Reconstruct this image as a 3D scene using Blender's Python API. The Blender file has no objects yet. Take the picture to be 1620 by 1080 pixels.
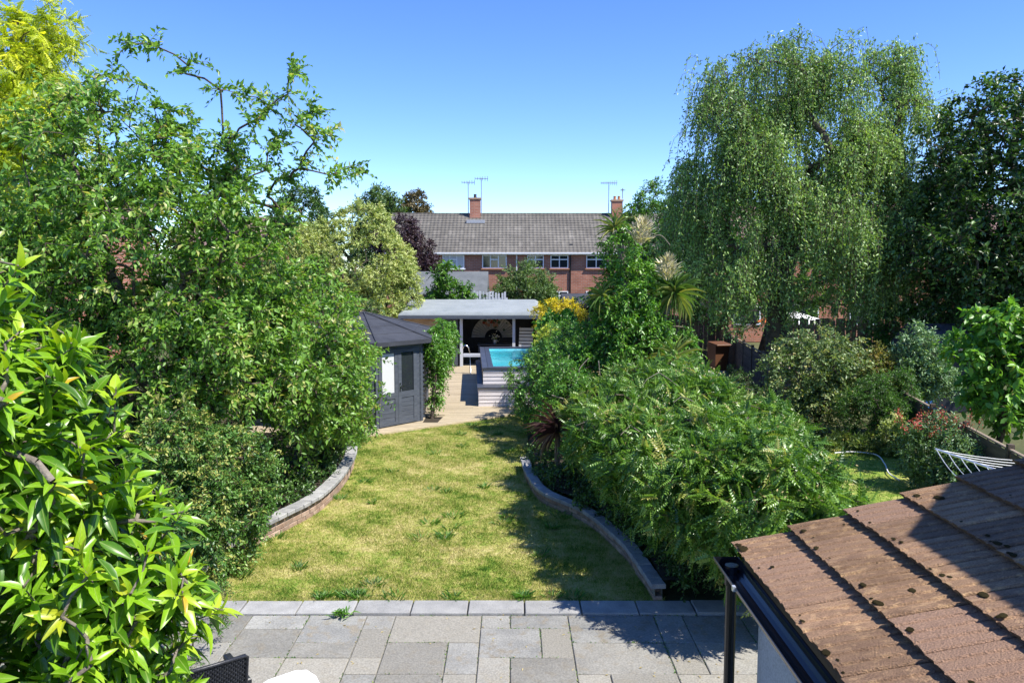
import bpy, math
import numpy as np
from mathutils import Vector, Matrix
R = math.radians
PI = math.pi
scene = bpy.context.scene
COL = scene.collection

# ------------------------------------------------------------------ camera
CAM_H = 3.8
cam = bpy.data.cameras.new('camera'); camo = bpy.data.objects.new('camera', cam); COL.objects.link(camo)
cam.sensor_width = 36.0; cam.lens = 27.8; cam.clip_start = 0.05; cam.clip_end = 3000
PITCH = 5.26
camo.location = (0, 0, CAM_H); camo.rotation_euler = (R(90 - PITCH), 0, 0)
scene.camera = camo
# ------------------------------------------------------------------ sky and sun
SUN = Vector((0.64, -0.36, 1.0)).normalized()
elev = math.asin(SUN.z)
world = bpy.data.worlds.new('World'); scene.world = world; world.use_nodes = True
wn = world.node_tree.nodes; wl = world.node_tree.links
bg = wn['Background']; sky = wn.new('ShaderNodeTexSky'); sky.sky_type = 'NISHITA'
sky.sun_disc = False; sky.sun_elevation = elev; sky.sun_rotation = math.atan2(SUN.x, SUN.y)
sky.altitude = 0; sky.air_density = 0.72; sky.dust_density = 0.0; sky.ozone_density = 3.5
hs = wn.new('ShaderNodeHueSaturation'); hs.inputs['Saturation'].default_value = 1.2; hs.inputs['Hue'].default_value = 0.513
wl.new(sky.outputs[0], hs.inputs['Color']); wl.new(hs.outputs[0], bg.inputs[0]); bg.inputs[1].default_value = 0.15
sl = bpy.data.lights.new('sun', 'SUN'); sl.energy = 4.4; sl.angle = R(0.5); sl.color = (1.0, 0.955, 0.88)
so = bpy.data.objects.new('sun', sl); COL.objects.link(so)
so.rotation_euler = (-SUN).to_track_quat('-Z', 'Y').to_euler(); so.location = (20, -10, 40)
scene.view_settings.view_transform = 'Standard'; scene.view_settings.look = 'None'
scene.view_settings.gamma = 1.0; scene.view_settings.exposure = 0.98
scene.render.engine = 'CYCLES'
scene.cycles.max_bounces = 6; scene.cycles.transparent_max_bounces = 8
try: scene.cycles.use_denoising = True
except Exception: pass

# ------------------------------------------------------------------ helpers
def rngs(s): return np.random.default_rng(s)
def tag(o, label=None, cat=None, group=None, kind=None):
    if label: o['label'] = label
    if cat: o['category'] = cat
    if group: o['group'] = group
    if kind: o['kind'] = kind
    return o
def empty(name, loc=(0, 0, 0), rz=0.0):
    o = bpy.data.objects.new(name, None); COL.objects.link(o)
    o.location = loc; o.rotation_euler = (0, 0, rz); o.empty_display_size = 0.1
    return o
def thing(name, label, cat, loc=(0, 0, 0), rz=0.0, group=None):
    return tag(empty(name, loc, rz), label, cat, group)
def link(name, me, parent=None):
    o = bpy.data.objects.new(name, me); COL.objects.link(o)
    if parent is not None: o.parent = parent
    return o
def fastmesh(name, V, F, mat=None, smooth=False):
    """V (n,3) array, F (m,k) array of equal-sized faces, or a list of faces."""
    me = bpy.data.meshes.new(name)
    if isinstance(F, np.ndarray):
        m, k = F.shape
        me.vertices.add(len(V)); me.vertices.foreach_set('co', np.asarray(V, dtype=np.float32).ravel())
        me.loops.add(m * k); me.loops.foreach_set('vertex_index', F.astype(np.int32).ravel())
        me.polygons.add(m); me.polygons.foreach_set('loop_start', (np.arange(m) * k).astype(np.int32))
        try: me.polygons.foreach_set('loop_total', np.full(m, k, dtype=np.int32))
        except Exception: pass
        me.update(calc_edges=True)
    else:
        me.from_pydata([tuple(v) for v in V], [], F); me.update()
    if smooth: me.polygons.foreach_set('use_smooth', np.ones(len(me.polygons), dtype=bool))
    if mat: me.materials.append(mat)
    return me
class MB:
    """collects simple solids, build() links them as one mesh object"""
    def __init__(s): s.v = []; s.f = []
    def add(s, V, F):
        n = len(s.v); s.v += [tuple(v) for v in V]; s.f += [tuple(i + n for i in f) for f in F]; return s
    def box(s, x0, x1, y0, y1, z0, z1, M=None, ch=0.0):
        if ch > 0:
            c = ch
            V = []
            for z, k in ((z0, 0), (z1 - c, 0), (z1, c)):
                V += [(x0 + k, y0 + k, z), (x1 - k, y0 + k, z), (x1 - k, y1 - k, z), (x0 + k, y1 - k, z)]
            F = [(3, 2, 1, 0), (8, 9, 10, 11)]
            for a in (0, 4):
                for i in range(4):
                    j = (i + 1) % 4; F.append((a + i, a + j, a + 4 + j, a + 4 + i))
        else:
            V = [(x0, y0, z0), (x1, y0, z0), (x1, y1, z0), (x0, y1, z0), (x0, y0, z1), (x1, y0, z1), (x1, y1, z1), (x0, y1, z1)]
            F = [(3, 2, 1, 0), (4, 5, 6, 7), (0, 1, 5, 4), (1, 2, 6, 5), (2, 3, 7, 6), (3, 0, 4, 7)]
        if M is not None: V = [M @ Vector(v) for v in V]
        return s.add(V, F)
    def prism(s, poly, z0, z1):
        n = len(poly); V = [(p[0], p[1], z0) for p in poly] + [(p[0], p[1], z1) for p in poly]
        F = [tuple(range(n - 1, -1, -1)), tuple(range(n, 2 * n))] + [(i, (i + 1) % n, n + (i + 1) % n, n + i) for i in range(n)]
        return s.add(V, F)
    def tube(s, pts, r, n=6, cap=True):
        pts = [Vector(p) for p in pts]; V = []; m = len(pts)
        rr = r if isinstance(r, (list, tuple)) else [r] * m
        for i, p in enumerate(pts):
            t = (pts[min(i + 1, m - 1)] - pts[max(i - 1, 0)]).normalized()
            a = t.cross(Vector((0, 0, 1)))
            if a.length < 1e-3: a = t.cross(Vector((0, 1, 0)))
            a.normalize(); b = a.cross(t)
            for k in range(n):
                q = 2 * PI * k / n; V.append(p + (a * math.cos(q) + b * math.sin(q)) * rr[i])
        F = []
        for i in range(m - 1):
            for k in range(n):
                F.append((i * n + k, i * n + (k + 1) % n, (i + 1) * n + (k + 1) % n, (i + 1) * n + k))
        if cap: F += [tuple(range(n)), tuple(range((m - 1) * n, m * n))]
        return s.add(V, F)
    def build(s, name, mat, parent=None, smooth=False):
        return link(name, fastmesh(name, s.v, s.f, mat, smooth), parent)
def copy(o, parent=None):
    c = o.copy(); COL.objects.link(c)
    if parent is not None: c.parent = parent
    return c
def pip(poly, X, Y):
    ins = np.zeros(len(X), bool); n = len(poly)
    for i in range(n):
        x0, y0 = poly[i]; x1, y1 = poly[(i + 1) % n]
        if y0 == y1: continue
        c = ((y0 > Y) != (y1 > Y)) & (X < (x1 - x0) * (Y - y0) / (y1 - y0) + x0)
        ins ^= c
    return ins
def catmull(P, n=12):
    P = [np.array(p, float) for p in P]; P = [2 * P[0] - P[1]] + P + [2 * P[-1] - P[-2]]; out = []
    for i in range(1, len(P) - 2):
        a, b, c, d = P[i - 1:i + 3]
        for t in np.linspace(0, 1, n, endpoint=False):
            out.append(.5 * ((2 * b) + (c - a) * t + (2 * a - 5 * b + 4 * c - d) * t * t + (3 * b - a - 3 * c + d) * t ** 3))
    out.append(P[-2]); return np.array(out)

# ------------------------------------------------------------------ materials
def newmat(name):
    m = bpy.data.materials.new(name); m.use_nodes = True
    return m, m.node_tree.nodes, m.node_tree.links, m.node_tree.nodes['Principled BSDF']
def ramp(nodes, stops):
    r = nodes.new('ShaderNodeValToRGB'); e = r.color_ramp.elements
    while len(e) < len(stops): e.new(0.5)
    for i, (p, c) in enumerate(stops): e[i].position = p; e[i].color = (*c, 1)
    return r
def noise(nodes, links, scale, detail=4, vec=None, rough=0.55):
    n = nodes.new('ShaderNodeTexNoise'); n.inputs['Scale'].default_value = scale
    n.inputs['Detail'].default_value = detail; n.inputs['Roughness'].default_value = rough
    if vec is not None: links.new(vec, n.inputs['Vector'])
    return n
def mixrgb(nodes, links, a, b, fac, mode='MIX'):
    m = nodes.new('ShaderNodeMix'); m.data_type = 'RGBA'; m.blend_type = mode
    for sock, val in ((m.inputs['Factor'], fac), (m.inputs[6], a), (m.inputs[7], b)):
        if isinstance(val, (int, float)): sock.default_value = val
        elif isinstance(val, tuple): sock.default_value = (*val, 1)
        else: links.new(val, sock)
    return m.outputs[2]
def surf(name, c1, c2, scale=6.0, rough=0.7, bump=0.2, bscale=60.0, rnd=0.12, spec=0.4, metal=0.0, c3=None, stretch=None, alt=None, grain=1.0):
    """two-tone noisy surface with fine relief; rnd = brightness change from object to object"""
    m, N, L, P = newmat(name)
    tc = N.new('ShaderNodeTexCoord'); vec = tc.outputs['Object']
    oi = N.new('ShaderNodeObjectInfo')
    ad = N.new('ShaderNodeVectorMath'); ad.operation = 'ADD'; L.new(vec, ad.inputs[0])
    sc = N.new('ShaderNodeVectorMath'); sc.operation = 'SCALE'; sc.inputs[0].default_value = (37, 91, 53); L.new(oi.outputs['Random'], sc.inputs['Scale'])
    L.new(sc.outputs[0], ad.inputs[1]); vec = ad.outputs[0]
    if stretch:
        mp = N.new('ShaderNodeMapping'); mp.inputs['Scale'].default_value = stretch; L.new(vec, mp.inputs[0]); vec = mp.outputs[0]
    n1 = noise(N, L, scale, 5, vec); n2 = noise(N, L, bscale, 3, vec)
    r = ramp(N, [(0.32, c1), (0.68, c2)]); L.new(n1.outputs[0], r.inputs[0])
    col = r.outputs[0]
    if c3:
        r3 = ramp(N, [(0.52, (0, 0, 0)), (0.66, (1, 1, 1))]); L.new(noise(N, L, scale * 3.1, 4, vec).outputs[0], r3.inputs[0])
        col = mixrgb(N, L, col, c3, r3.outputs[0])
    if alt:                                               # some pieces are of another stone or batch
        fr = N.new('ShaderNodeMath'); fr.operation = 'MULTIPLY'; fr.inputs[1].default_value = 7.31; L.new(oi.outputs['Random'], fr.inputs[0])
        f2 = N.new('ShaderNodeMath'); f2.operation = 'FRACT'; L.new(fr.outputs[0], f2.inputs[0])
        ra = ramp(N, [(.35, (0, 0, 0)), (.9, (.85, .85, .85))]); L.new(f2.outputs[0], ra.inputs[0]); col = mixrgb(N, L, col, alt, ra.outputs[0])
    lo_, hi_ = 1 - .28 * grain, 1 + .22 * grain
    g = ramp(N, [(0.25, (lo_,) * 3), (0.75, (hi_,) * 3)]); L.new(n2.outputs[0], g.inputs[0])
    col = mixrgb(N, L, col, g.outputs[0], 1.0, 'MULTIPLY')
    if rnd:
        mr = N.new('ShaderNodeMapRange'); mr.inputs[3].default_value = 1 - rnd; mr.inputs[4].default_value = 1 + rnd
        L.new(oi.outputs['Random'], mr.inputs[0])
        cb = N.new('ShaderNodeCombineXYZ')
        for k in range(3): L.new(mr.outputs[0], cb.inputs[k])
        col = mixrgb(N, L, col, cb.outputs[0], 1.0, 'MULTIPLY')
    L.new(col, P.inputs['Base Color']); P.inputs['Roughness'].default_value = rough
    P.inputs['Specular IOR Level'].default_value = spec; P.inputs['Metallic'].default_value = metal
    if bump:
        b = N.new('ShaderNodeBump'); b.inputs['Strength'].default_value = bump; b.inputs['Distance'].default_value = 0.02
        L.new(n2.outputs[0], b.inputs['Height']); L.new(b.outputs[0], P.inputs['Normal'])
    return m
def leafmat(name, stops, transl=0.3, rough=0.42, spec=0.5, tcol=None, rib=False):
    m, N, L, P = newmat(name)
    at = N.new('ShaderNodeAttribute'); at.attribute_name = 'tint'
    stops = [(p, (min(.8, c[0] * 1.28), min(.8, c[1] * 1.32), min(.8, c[2] * 1.15))) for p, c in stops]
    r = ramp(N, stops); L.new(at.outputs['Fac'], r.inputs[0])
    base = r.outputs[0]
    if rib:                                               # pale midrib and slightly uneven blade
        am = N.new('ShaderNodeAttribute'); am.attribute_name = 'mid'; rm = ramp(N, [(.03, (1, 1, 1)), (.11, (0, 0, 0))]); L.new(am.outputs['Fac'], rm.inputs[0])
        tc = N.new('ShaderNodeTexCoord'); nz = noise(N, L, 9, 4, tc.outputs['Object']); rn = ramp(N, [(.3, (.72, .74, .7)), (.7, (1.2, 1.18, 1.1))]); L.new(nz.outputs[0], rn.inputs[0])
        base = mixrgb(N, L, base, rn.outputs[0], 1.0, 'MULTIPLY')
        f = N.new('ShaderNodeMath'); f.operation = 'MULTIPLY'; f.inputs[1].default_value = .45; L.new(rm.outputs[0], f.inputs[0])
        base = mixrgb(N, L, base, (.42, .52, .14), f.outputs[0])
    L.new(base, P.inputs['Base Color'])
    P.inputs['Roughness'].default_value = rough; P.inputs['Specular IOR Level'].default_value = spec
    t = N.new('ShaderNodeBsdfTranslucent')
    tc = mixrgb(N, L, r.outputs[0], tcol or (1.5, 1.55, .55), 1.0, 'MULTIPLY')
    L.new(tc, t.inputs[0])
    mx = N.new('ShaderNodeMixShader'); mx.inputs[0].default_value = transl
    L.new(P.outputs[0], mx.inputs[1]); L.new(t.outputs[0], mx.inputs[2])
    L.new(mx.outputs[0], N['Material Output'].inputs[0])
    return m
def brickmat(name, c1, c2, mortar, sx=0.225, sz=0.075, scale=1.0):
    m, N, L, P = newmat(name)
    tc = N.new('ShaderNodeTexCoord'); sp = N.new('ShaderNodeSeparateXYZ'); L.new(tc.outputs['Object'], sp.inputs[0])
    ad = N.new('ShaderNodeMath'); ad.operation = 'ADD'; L.new(sp.outputs[0], ad.inputs[0]); L.new(sp.outputs[1], ad.inputs[1])
    cb = N.new('ShaderNodeCombineXYZ'); L.new(ad.outputs[0], cb.inputs[0]); L.new(sp.outputs[2], cb.inputs[1])
    b = N.new('ShaderNodeTexBrick'); L.new(cb.outputs[0], b.inputs['Vector'])
    b.inputs['Color1'].default_value = (*c1, 1); b.inputs['Color2'].default_value = (*c2, 1); b.inputs['Mortar'].default_value = (*mortar, 1)
    b.inputs['Scale'].default_value = 1.0; b.inputs['Brick Width'].default_value = sx * scale; b.inputs['Row Height'].default_value = sz * scale
    b.inputs['Mortar Size'].default_value = 0.008 * scale
    n = noise(N, L, 1.3, 5, tc.outputs['Object'])
    g = ramp(N, [(0.3, (.75, .75, .75)), (0.7, (1.15, 1.15, 1.15))]); L.new(n.outputs[0], g.inputs[0])
    L.new(mixrgb(N, L, b.outputs[0], g.outputs[0], 1.0, 'MULTIPLY'), P.inputs['Base Color']); P.inputs['Roughness'].default_value = 0.85
    bp = N.new('ShaderNodeBump'); bp.inputs['Strength'].default_value = 0.4; bp.inputs['Distance'].default_value = 0.01
    L.new(b.outputs['Fac'], bp.inputs['Height']); bp.invert = True; L.new(bp.outputs[0], P.inputs['Normal'])
    return m
def plain(name, c, rough=0.5, metal=0.0, spec=0.5):
    m, N, L, P = newmat(name); P.inputs['Base Color'].default_value = (*c, 1); P.inputs['Roughness'].default_value = rough
    P.inputs['Metallic'].default_value = metal; P.inputs['Specular IOR Level'].default_value = spec; return m
def glassmat(name, c=(.02, .025, .03)):
    return plain(name, c, 0.06, 0, 0.8)
def lawnmat(name, isblade, dry=0.0):
    m, N, L, P = newmat(name)
    tc = N.new('ShaderNodeTexCoord'); v = tc.outputs['Object']
    n1 = noise(N, L, 0.9, 5, v, 0.65); n2 = noise(N, L, 5.5, 4, v, 0.7); n3 = noise(N, L, 45, 3, v, 0.7)
    a = N.new('ShaderNodeMath'); a.operation = 'MULTIPLY_ADD'; L.new(n1.outputs[0], a.inputs[0]); a.inputs[1].default_value = 0.8
    b = N.new('ShaderNodeMath'); b.operation = 'MULTIPLY'; L.new(n2.outputs[0], b.inputs[0]); b.inputs[1].default_value = 0.75
    L.new(b.outputs[0], a.inputs[2])
    c = N.new('ShaderNodeMath'); c.operation = 'MULTIPLY_ADD'; L.new(n3.outputs[0], c.inputs[0]); c.inputs[1].default_value = 0.35; L.new(a.outputs[0], c.inputs[2])
    src = c.outputs[0]
    if isblade:
        at = N.new('ShaderNodeAttribute'); at.attribute_name = 'tint'
        d = N.new('ShaderNodeMath'); d.operation = 'MULTIPLY_ADD'; L.new(at.outputs['Fac'], d.inputs[0]); d.inputs[1].default_value = 0.42
        e = N.new('ShaderNodeMath'); e.operation = 'SUBTRACT'; L.new(src, e.inputs[0]); e.inputs[1].default_value = 0.21
        L.new(e.outputs[0], d.inputs[2]); src = d.outputs[0]
    r = ramp(N, [(0.70 - dry, (.055, .125, .018)), (0.86 - dry, (.15, .20, .035)), (0.98 - dry, (.31, .27, .085)), (1.0, (.42, .33, .15))])
    mp = N.new('ShaderNodeMapRange'); mp.inputs[1].default_value = 0.35; mp.inputs[2].default_value = 1.42; L.new(src, mp.inputs[0])
    r = ramp(N, [(0.33 - dry, (.06, .145, .016)), (0.45 - dry, (.20, .29, .04)), (0.57 - dry, (.38, .38, .10)), (0.74 - dry, (.56, .49, .23))])
    L.new(mp.outputs[0], r.inputs[0])
    L.new(r.outputs[0], P.inputs['Base Color']); P.inputs['Roughness'].default_value = 0.7; P.inputs['Specular IOR Level'].default_value = 0.2
    if isblade:
        t = N.new('ShaderNodeBsdfTranslucent'); L.new(r.outputs[0], t.inputs[0])
        mx = N.new('ShaderNodeMixShader'); mx.inputs[0].default_value = 0.3
        L.new(P.outputs[0], mx.inputs[1]); L.new(t.outputs[0], mx.inputs[2]); L.new(mx.outputs[0], N['Material Output'].inputs[0])
    else:
        bm = N.new('ShaderNodeBump'); bm.inputs['Strength'].default_value = 0.6; bm.inputs['Distance'].default_value = 0.03
        L.new(n3.outputs[0], bm.inputs['Height']); L.new(bm.outputs[0], P.inputs['Normal'])
    return m

M = {}
M['soil'] = surf('soil', (.022, .017, .011), (.055, .042, .026), 3, .95, .6, 30, 0)
M['ground'] = surf('rough_grass', (.035, .055, .015), (.10, .10, .035), .4, .95, .5, 12, 0)
M['mortar'] = surf('mortar', (.16, .15, .125), (.26, .24, .20), 12, .95, .3, 90, .0, c3=(.07, .09, .03))
M['slab'] = surf('sandstone_slab', (.19, .189, .176), (.295, .289, .262), 2.6, .8, .35, 55, .22, c3=(.225, .20, .155), alt=(.255, .237, .195), grain=1.1)
M['kerb'] = surf('concrete_kerb', (.26, .258, .25), (.37, .365, .35), 5, .85, .4, 110, .10)
M['brick'] = surf('wall_brick', (.26, .165, .115), (.42, .31, .235), 7, .9, .4, 60, .22)
M['coping'] = surf('coping_block', (.24, .24, .235), (.36, .355, .34), 6, .85, .3, 80, .14)
M['deck'] = surf('weathered_decking', (.33, .265, .17), (.47, .39, .265), 2.2, .75, .25, 30, .12, stretch=(.35, 6, 6))
M['rooftile'] = surf('concrete_roof_tile', (.20, .122, .074), (.325, .205, .122), 6, .95, .7, 120, .20, spec=.12, c3=(.42, .27, .145), stretch=(1, 1.6, 1), alt=(.26, .165, .115), grain=1.5)
M['moss'] = surf('moss', (.03, .028, .012), (.085, .065, .03), 30, 1, .9, 90, .3, spec=.05)
M['blackplastic'] = plain('black_plastic', (.012, .013, .016), .22)
M['render_grey'] = surf('grey_render', (.36, .37, .39), (.42, .43, .45), 2, .85, .1, 90, 0)
M['white'] = plain('white_upvc', (.78, .79, .80), .35)
M['whiteplastic'] = plain('white_plastic', (.80, .80, .79), .38)
M['rattan'] = surf('black_rattan', (.012, .013, .016), (.03, .032, .038), 40, .42, .1, 120, 0)
M['greypaint'] = surf('dark_grey_paint', (.055, .066, .085), (.085, .098, .12), 4, .55, .12, 40, .08, stretch=(1, 1, 6))
M['felt'] = surf('dark_felt', (.028, .031, .04), (.05, .054, .066), 3, .85, .35, 150, .04)
M['feltlight'] = surf('pale_grey_felt', (.22, .245, .25), (.28, .305, .31), 2, .8, .2, 120, .03)
M['feltmid'] = surf('mid_grey_felt', (.10, .11, .115), (.14, .15, .155), 2, .85, .2, 120, .06)
M['poolboard'] = surf('pool_cladding', (.55, .51, .52), (.66, .62, .62), 3, .6, .1, 40, .05, stretch=(1, 8, 8))
M['poolrim'] = surf('pool_rim_boards', (.032, .037, .052), (.055, .062, .082), 4, .5, .12, 50, .1)
M['postgrey'] = plain('pale_grey_post', (.52, .54, .58), .55)
M['black'] = surf('black_boards', (.008, .009, .012), (.016, .018, .022), 3, .6, .1, 40, .1)
M['tan'] = surf('bamboo_screen', (.35, .22, .13), (.46, .31, .19), 4, .7, .2, 60, .1)
M['glass'] = glassmat('dark_window_glass')
M['netglass'] = plain('curtained_glass', (.55, .56, .56), .12)
M['steel'] = plain('stainless_steel', (.62, .63, .64), .22, 1.0)
M['alu'] = plain('aluminium_tube', (.70, .71, .72), .35, .6)
M['aerial'] = plain('grey_aerial', (.22, .22, .23), .5, .3)
M['cord'] = plain('white_cord', (.72, .72, .70), .6)
M['fence'] = surf('fence_timber', (.085, .062, .045), (.16, .12, .085), 3, .9, .3, 40, .2, stretch=(1, 6, 6))
M['fencepale'] = surf('pale_fence_timber', (.22, .165, .115), (.36, .29, .21), 3, .9, .3, 40, .25, stretch=(6, 6, .6))
M['bark'] = surf('bark', (.055, .042, .03), (.14, .11, .08), 8, .95, .8, 40, .1)
M['barkgrey'] = surf('grey_bark', (.12, .10, .08), (.22, .19, .15), 8, .95, .7, 40, .1)
M['brickfar'] = brickmat('terrace_brick', (.30, .105, .062), (.38, .15, .09), (.33, .25, .2), scale=1.6)
M['brickorange'] = brickmat('orange_brick', (.42, .13, .06), (.36, .15, .09), (.35, .28, .22))
M['brickwing'] = brickmat('wing_brick', (.28, .12, .08), (.34, .17, .11), (.3, .26, .22))
M['tilesfar'] = surf('grey_brown_tiles', (.155, .14, .12), (.25, .23, .205), 1.5, .9, .5, 9, .0, c3=(.30, .285, .26), stretch=(3.3, 1, 1))
M['tilesred'] = surf('plum_tiles', (.16, .10, .085), (.22, .14, .12), 2, .9, .4, 12, .0)
M['terracotta'] = plain('terracotta', (.40, .19, .10), .8)
M['lead'] = plain('lead_flashing', (.33, .34, .36), .6)
M['blue'] = plain('blue_plastic', (.03, .13, .42), .4)
M['orangecloth'] = plain('orange_cloth', (.55, .14, .04), .8)
M['whitecloth'] = plain('white_cloth', (.75, .75, .76), .8)
M['brownbin'] = plain('brown_plastic', (.13, .055, .025), .5)
M['lawn'] = lawnmat('dry_lawn', False)
M['blade'] = lawnmat('lawn_blades', True)
M['lawn2'] = lawnmat('greener_lawn', False, -0.10)
# foliage
G = lambda r, g, b: (r, g, b)
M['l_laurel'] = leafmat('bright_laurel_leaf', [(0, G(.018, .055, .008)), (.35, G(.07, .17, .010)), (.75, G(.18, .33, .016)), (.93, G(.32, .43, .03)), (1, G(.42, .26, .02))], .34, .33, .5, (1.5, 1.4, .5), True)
M['l_cherry'] = leafmat('cherry_leaf', [(0, G(.045, .095, .022)), (.5, G(.12, .235, .042)), (.85, G(.205, .33, .075)), (1, G(.36, .34, .14))], .38, .36)
M['l_robinia'] = leafmat('golden_robinia_leaf', [(0, G(.16, .22, .02)), (.5, G(.36, .41, .035)), (1, G(.55, .52, .05))], .45, .5)
M['l_willow'] = leafmat('willow_leaf', [(0, G(.08, .14, .045)), (.5, G(.18, .28, .09)), (1, G(.30, .40, .15))], .32, .4)
M['l_dark'] = leafmat('dark_leaf', [(0, G(.010, .028, .008)), (.6, G(.03, .075, .018)), (1, G(.085, .16, .035))], .25, .4)
M['l_mid'] = leafmat('mid_green_leaf', [(0, G(.025, .07, .015)), (.5, G(.07, .17, .025)), (1, G(.14, .26, .04))], .3, .4)
M['l_wist'] = leafmat('wisteria_leaf', [(0, G(.03, .075, .014)), (.45, G(.085, .175, .028)), (.85, G(.16, .255, .05)), (1, G(.33, .31, .11))], .3, .32)
M['l_ivy'] = leafmat('climber_leaf', [(0, G(.03, .085, .014)), (.5, G(.08, .20, .026)), (1, G(.17, .31, .05))], .3, .36)
M['l_pale'] = leafmat('cream_variegated_leaf', [(0, G(.13, .19, .045)), (.5, G(.28, .325, .11)), (1, G(.43, .43, .20))], .3, .5)
M['l_euon'] = leafmat('variegated_leaf', [(0, G(.025, .075, .016)), (.55, G(.07, .155, .03)), (.9, G(.13, .22, .05)), (1, G(.30, .30, .09))], .25, .4)
M['l_purple'] = leafmat('purple_leaf', [(0, G(.016, .008, .014)), (.6, G(.045, .022, .036)), (1, G(.09, .05, .06))], .2, .4)
M['l_yellow'] = leafmat('golden_leaf', [(0, G(.25, .24, .02)), (.5, G(.55, .42, .02)), (1, G(.70, .55, .04))], .3, .5)
M['l_ygreen'] = leafmat('yellow_green_leaf', [(0, G(.13, .20, .02)), (.5, G(.30, .34, .04)), (1, G(.50, .46, .06))], .3, .5)
M['l_vari'] = leafmat('pale_edged_leaf', [(0, G(.05, .095, .03)), (.5, G(.13, .19, .07)), (.85, G(.27, .30, .14)), (1, G(.42, .36, .14))], .25, .4)
M['l_glauc'] = leafmat('grey_green_leaf', [(0, G(.05, .10, .045)), (.5, G(.13, .22, .11)), (1, G(.27, .37, .23))], .25, .4)
M['l_orange'] = leafmat('orange_tinged_leaf', [(0, G(.08, .12, .025)), (.5, G(.18, .18, .045)), (1, G(.32, .21, .06))], .25, .45)
M['l_catalpa'] = leafmat('broad_leaf', [(0, G(.04, .10, .018)), (.5, G(.115, .25, .035)), (.9, G(.20, .34, .06)), (1, G(.32, .30, .10))], .36, .42)
M['l_far'] = leafmat('distant_leaf', [(0, G(.035, .075, .025)), (1, G(.12, .19, .06))], .3, .5)
M['l_rust'] = leafmat('rust_green_leaf', [(0, G(.05, .045, .018)), (1, G(.14, .105, .045))], .2, .5)
M['l_cord'] = leafmat('cordyline_leaf', [(0, G(.04, .085, .025)), (.6, G(.10, .165, .045)), (1, G(.26, .25, .10))], .25, .4)
M['l_cordred'] = leafmat('purple_cordyline_leaf', [(0, G(.028, .012, .016)), (.6, G(.07, .032, .042)), (1, G(.34, .23, .20))], .2, .35)
M['l_flower'] = leafmat('cream_flower', [(0, G(.42, .36, .29)), (1, G(.58, .52, .46))], .2, .7)
M['l_red'] = leafmat('red_flower', [(0, G(.26, .04, .035)), (1, G(.42, .09, .075))], .25, .6)
M['l_whitefl'] = leafmat('white_flower', [(0, G(.55, .55, .5)), (1, G(.8, .8, .76))], .2, .6)
M['l_tan'] = leafmat('dry_seed', [(0, G(.20, .15, .07)), (1, G(.42, .33, .17))], .2, .7)

# ------------------------------------------------------------------ foliage engine
T2 = (np.array([(0, 0, 0), (-.5, .42, .13), (0, 1, -.06), (.5, .42, .13)]), np.array([(0, 2, 1), (0, 3, 2)]))
TO = (np.array([(0, 0, 0), (-.42, .25, .08), (-.45, .62, .06), (0, 1, -.10), (.45, .62, .06), (.42, .25, .08), (0, .45, 0)]),
      np.array([(0, 6, 1), (1, 6, 2), (2, 6, 3), (3, 6, 4), (4, 6, 5), (5, 6, 0)]))
_l = []
for yy, ww, dz in ((.12, .28, 0.), (.32, .48, .0), (.55, .47, -.03), (.8, .26, -.10)):
    _l += [(-ww, yy, dz + .14 * ww), (0, yy, dz), (ww, yy, dz + .14 * ww)]
_v = [(0, 0, 0)] + _l + [(0, 1.0, -.19)]
_f = [(0, 2, 1), (0, 3, 2)]
for i in range(3):
    a = 1 + 3 * i; b = a + 3
    _f += [(a, a + 1, b + 1), (a, b + 1, b), (a + 1, a + 2, b + 2), (a + 1, b + 2, b + 1)]
_f += [(10, 11, 13), (11, 12, 13)]
TL = (np.array(_v), np.array(_f))                      # long glossy leaf, 16 triangles
_v = []; _f = []
for i, (yy, dz) in enumerate(((0, 0), (.35, .02), (.7, -.06), (1.0, -.24))):
    w = (.5, .5, .36, .03)[i]; _v += [(-w, yy, dz + .2 * w), (0, yy, dz), (w, yy, dz + .2 * w)]
for i in range(3):
    a = 3 * i; b = a + 3
    _f += [(a, a + 1, b + 1), (a, b + 1, b), (a + 1, a + 2, b + 2), (a + 1, b + 2, b + 1)]
TS = (np.array(_v), np.array(_f))                      # sword leaf
_v = []; _f = []
for k in range(5):
    yy = .14 + .18 * k; ln = .34 * (1 - .08 * k)
    for sgn in (-1, 1):
        n = len(_v); dx, dy = sgn * .80, .45
        _v += [(0, yy, -.10 * yy), (sgn * .26 * ln, yy + .44 * ln, .05 - .1 * yy), (sgn * ln * 1.05, yy + .42 * ln, -.08 - .12 * yy), (sgn * ln * .66, yy - .14 * ln, .0 - .1 * yy)]
        _f += [(n, n + 2, n + 1), (n, n + 3, n + 2)]
n = len(_v); _v += [(0, .95, -.1), (-.08, 1.12, -.1), (0, 1.34, -.2), (.08, 1.12, -.1)]; _f += [(n, n + 2, n + 1), (n, n + 3, n + 2)]
TP = (np.array(_v), np.array(_f))                      # pinnate leaf of eleven leaflets
def norm(a): return a / (np.linalg.norm(a, axis=-1, keepdims=True) + 1e-9)
def leaf_arrays(T, pos, d, up, ln, wd):
    d = norm(d); side = norm(np.cross(d, up)); nrm = np.cross(side, d)
    tv, tf = T; n = len(pos); k = len(tv)
    V = (pos[:, None, :] + tv[None, :, 0:1] * (side * wd[:, None])[:, None, :] + tv[None, :, 1:2] * (d * ln[:, None])[:, None, :] + tv[None, :, 2:3] * (nrm * ln[:, None])[:, None, :])
    F = (tf[None] + (np.arange(n) * k)[:, None, None]).reshape(-1, tf.shape[1])
    return V.reshape(-1, 3), F, k
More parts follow.
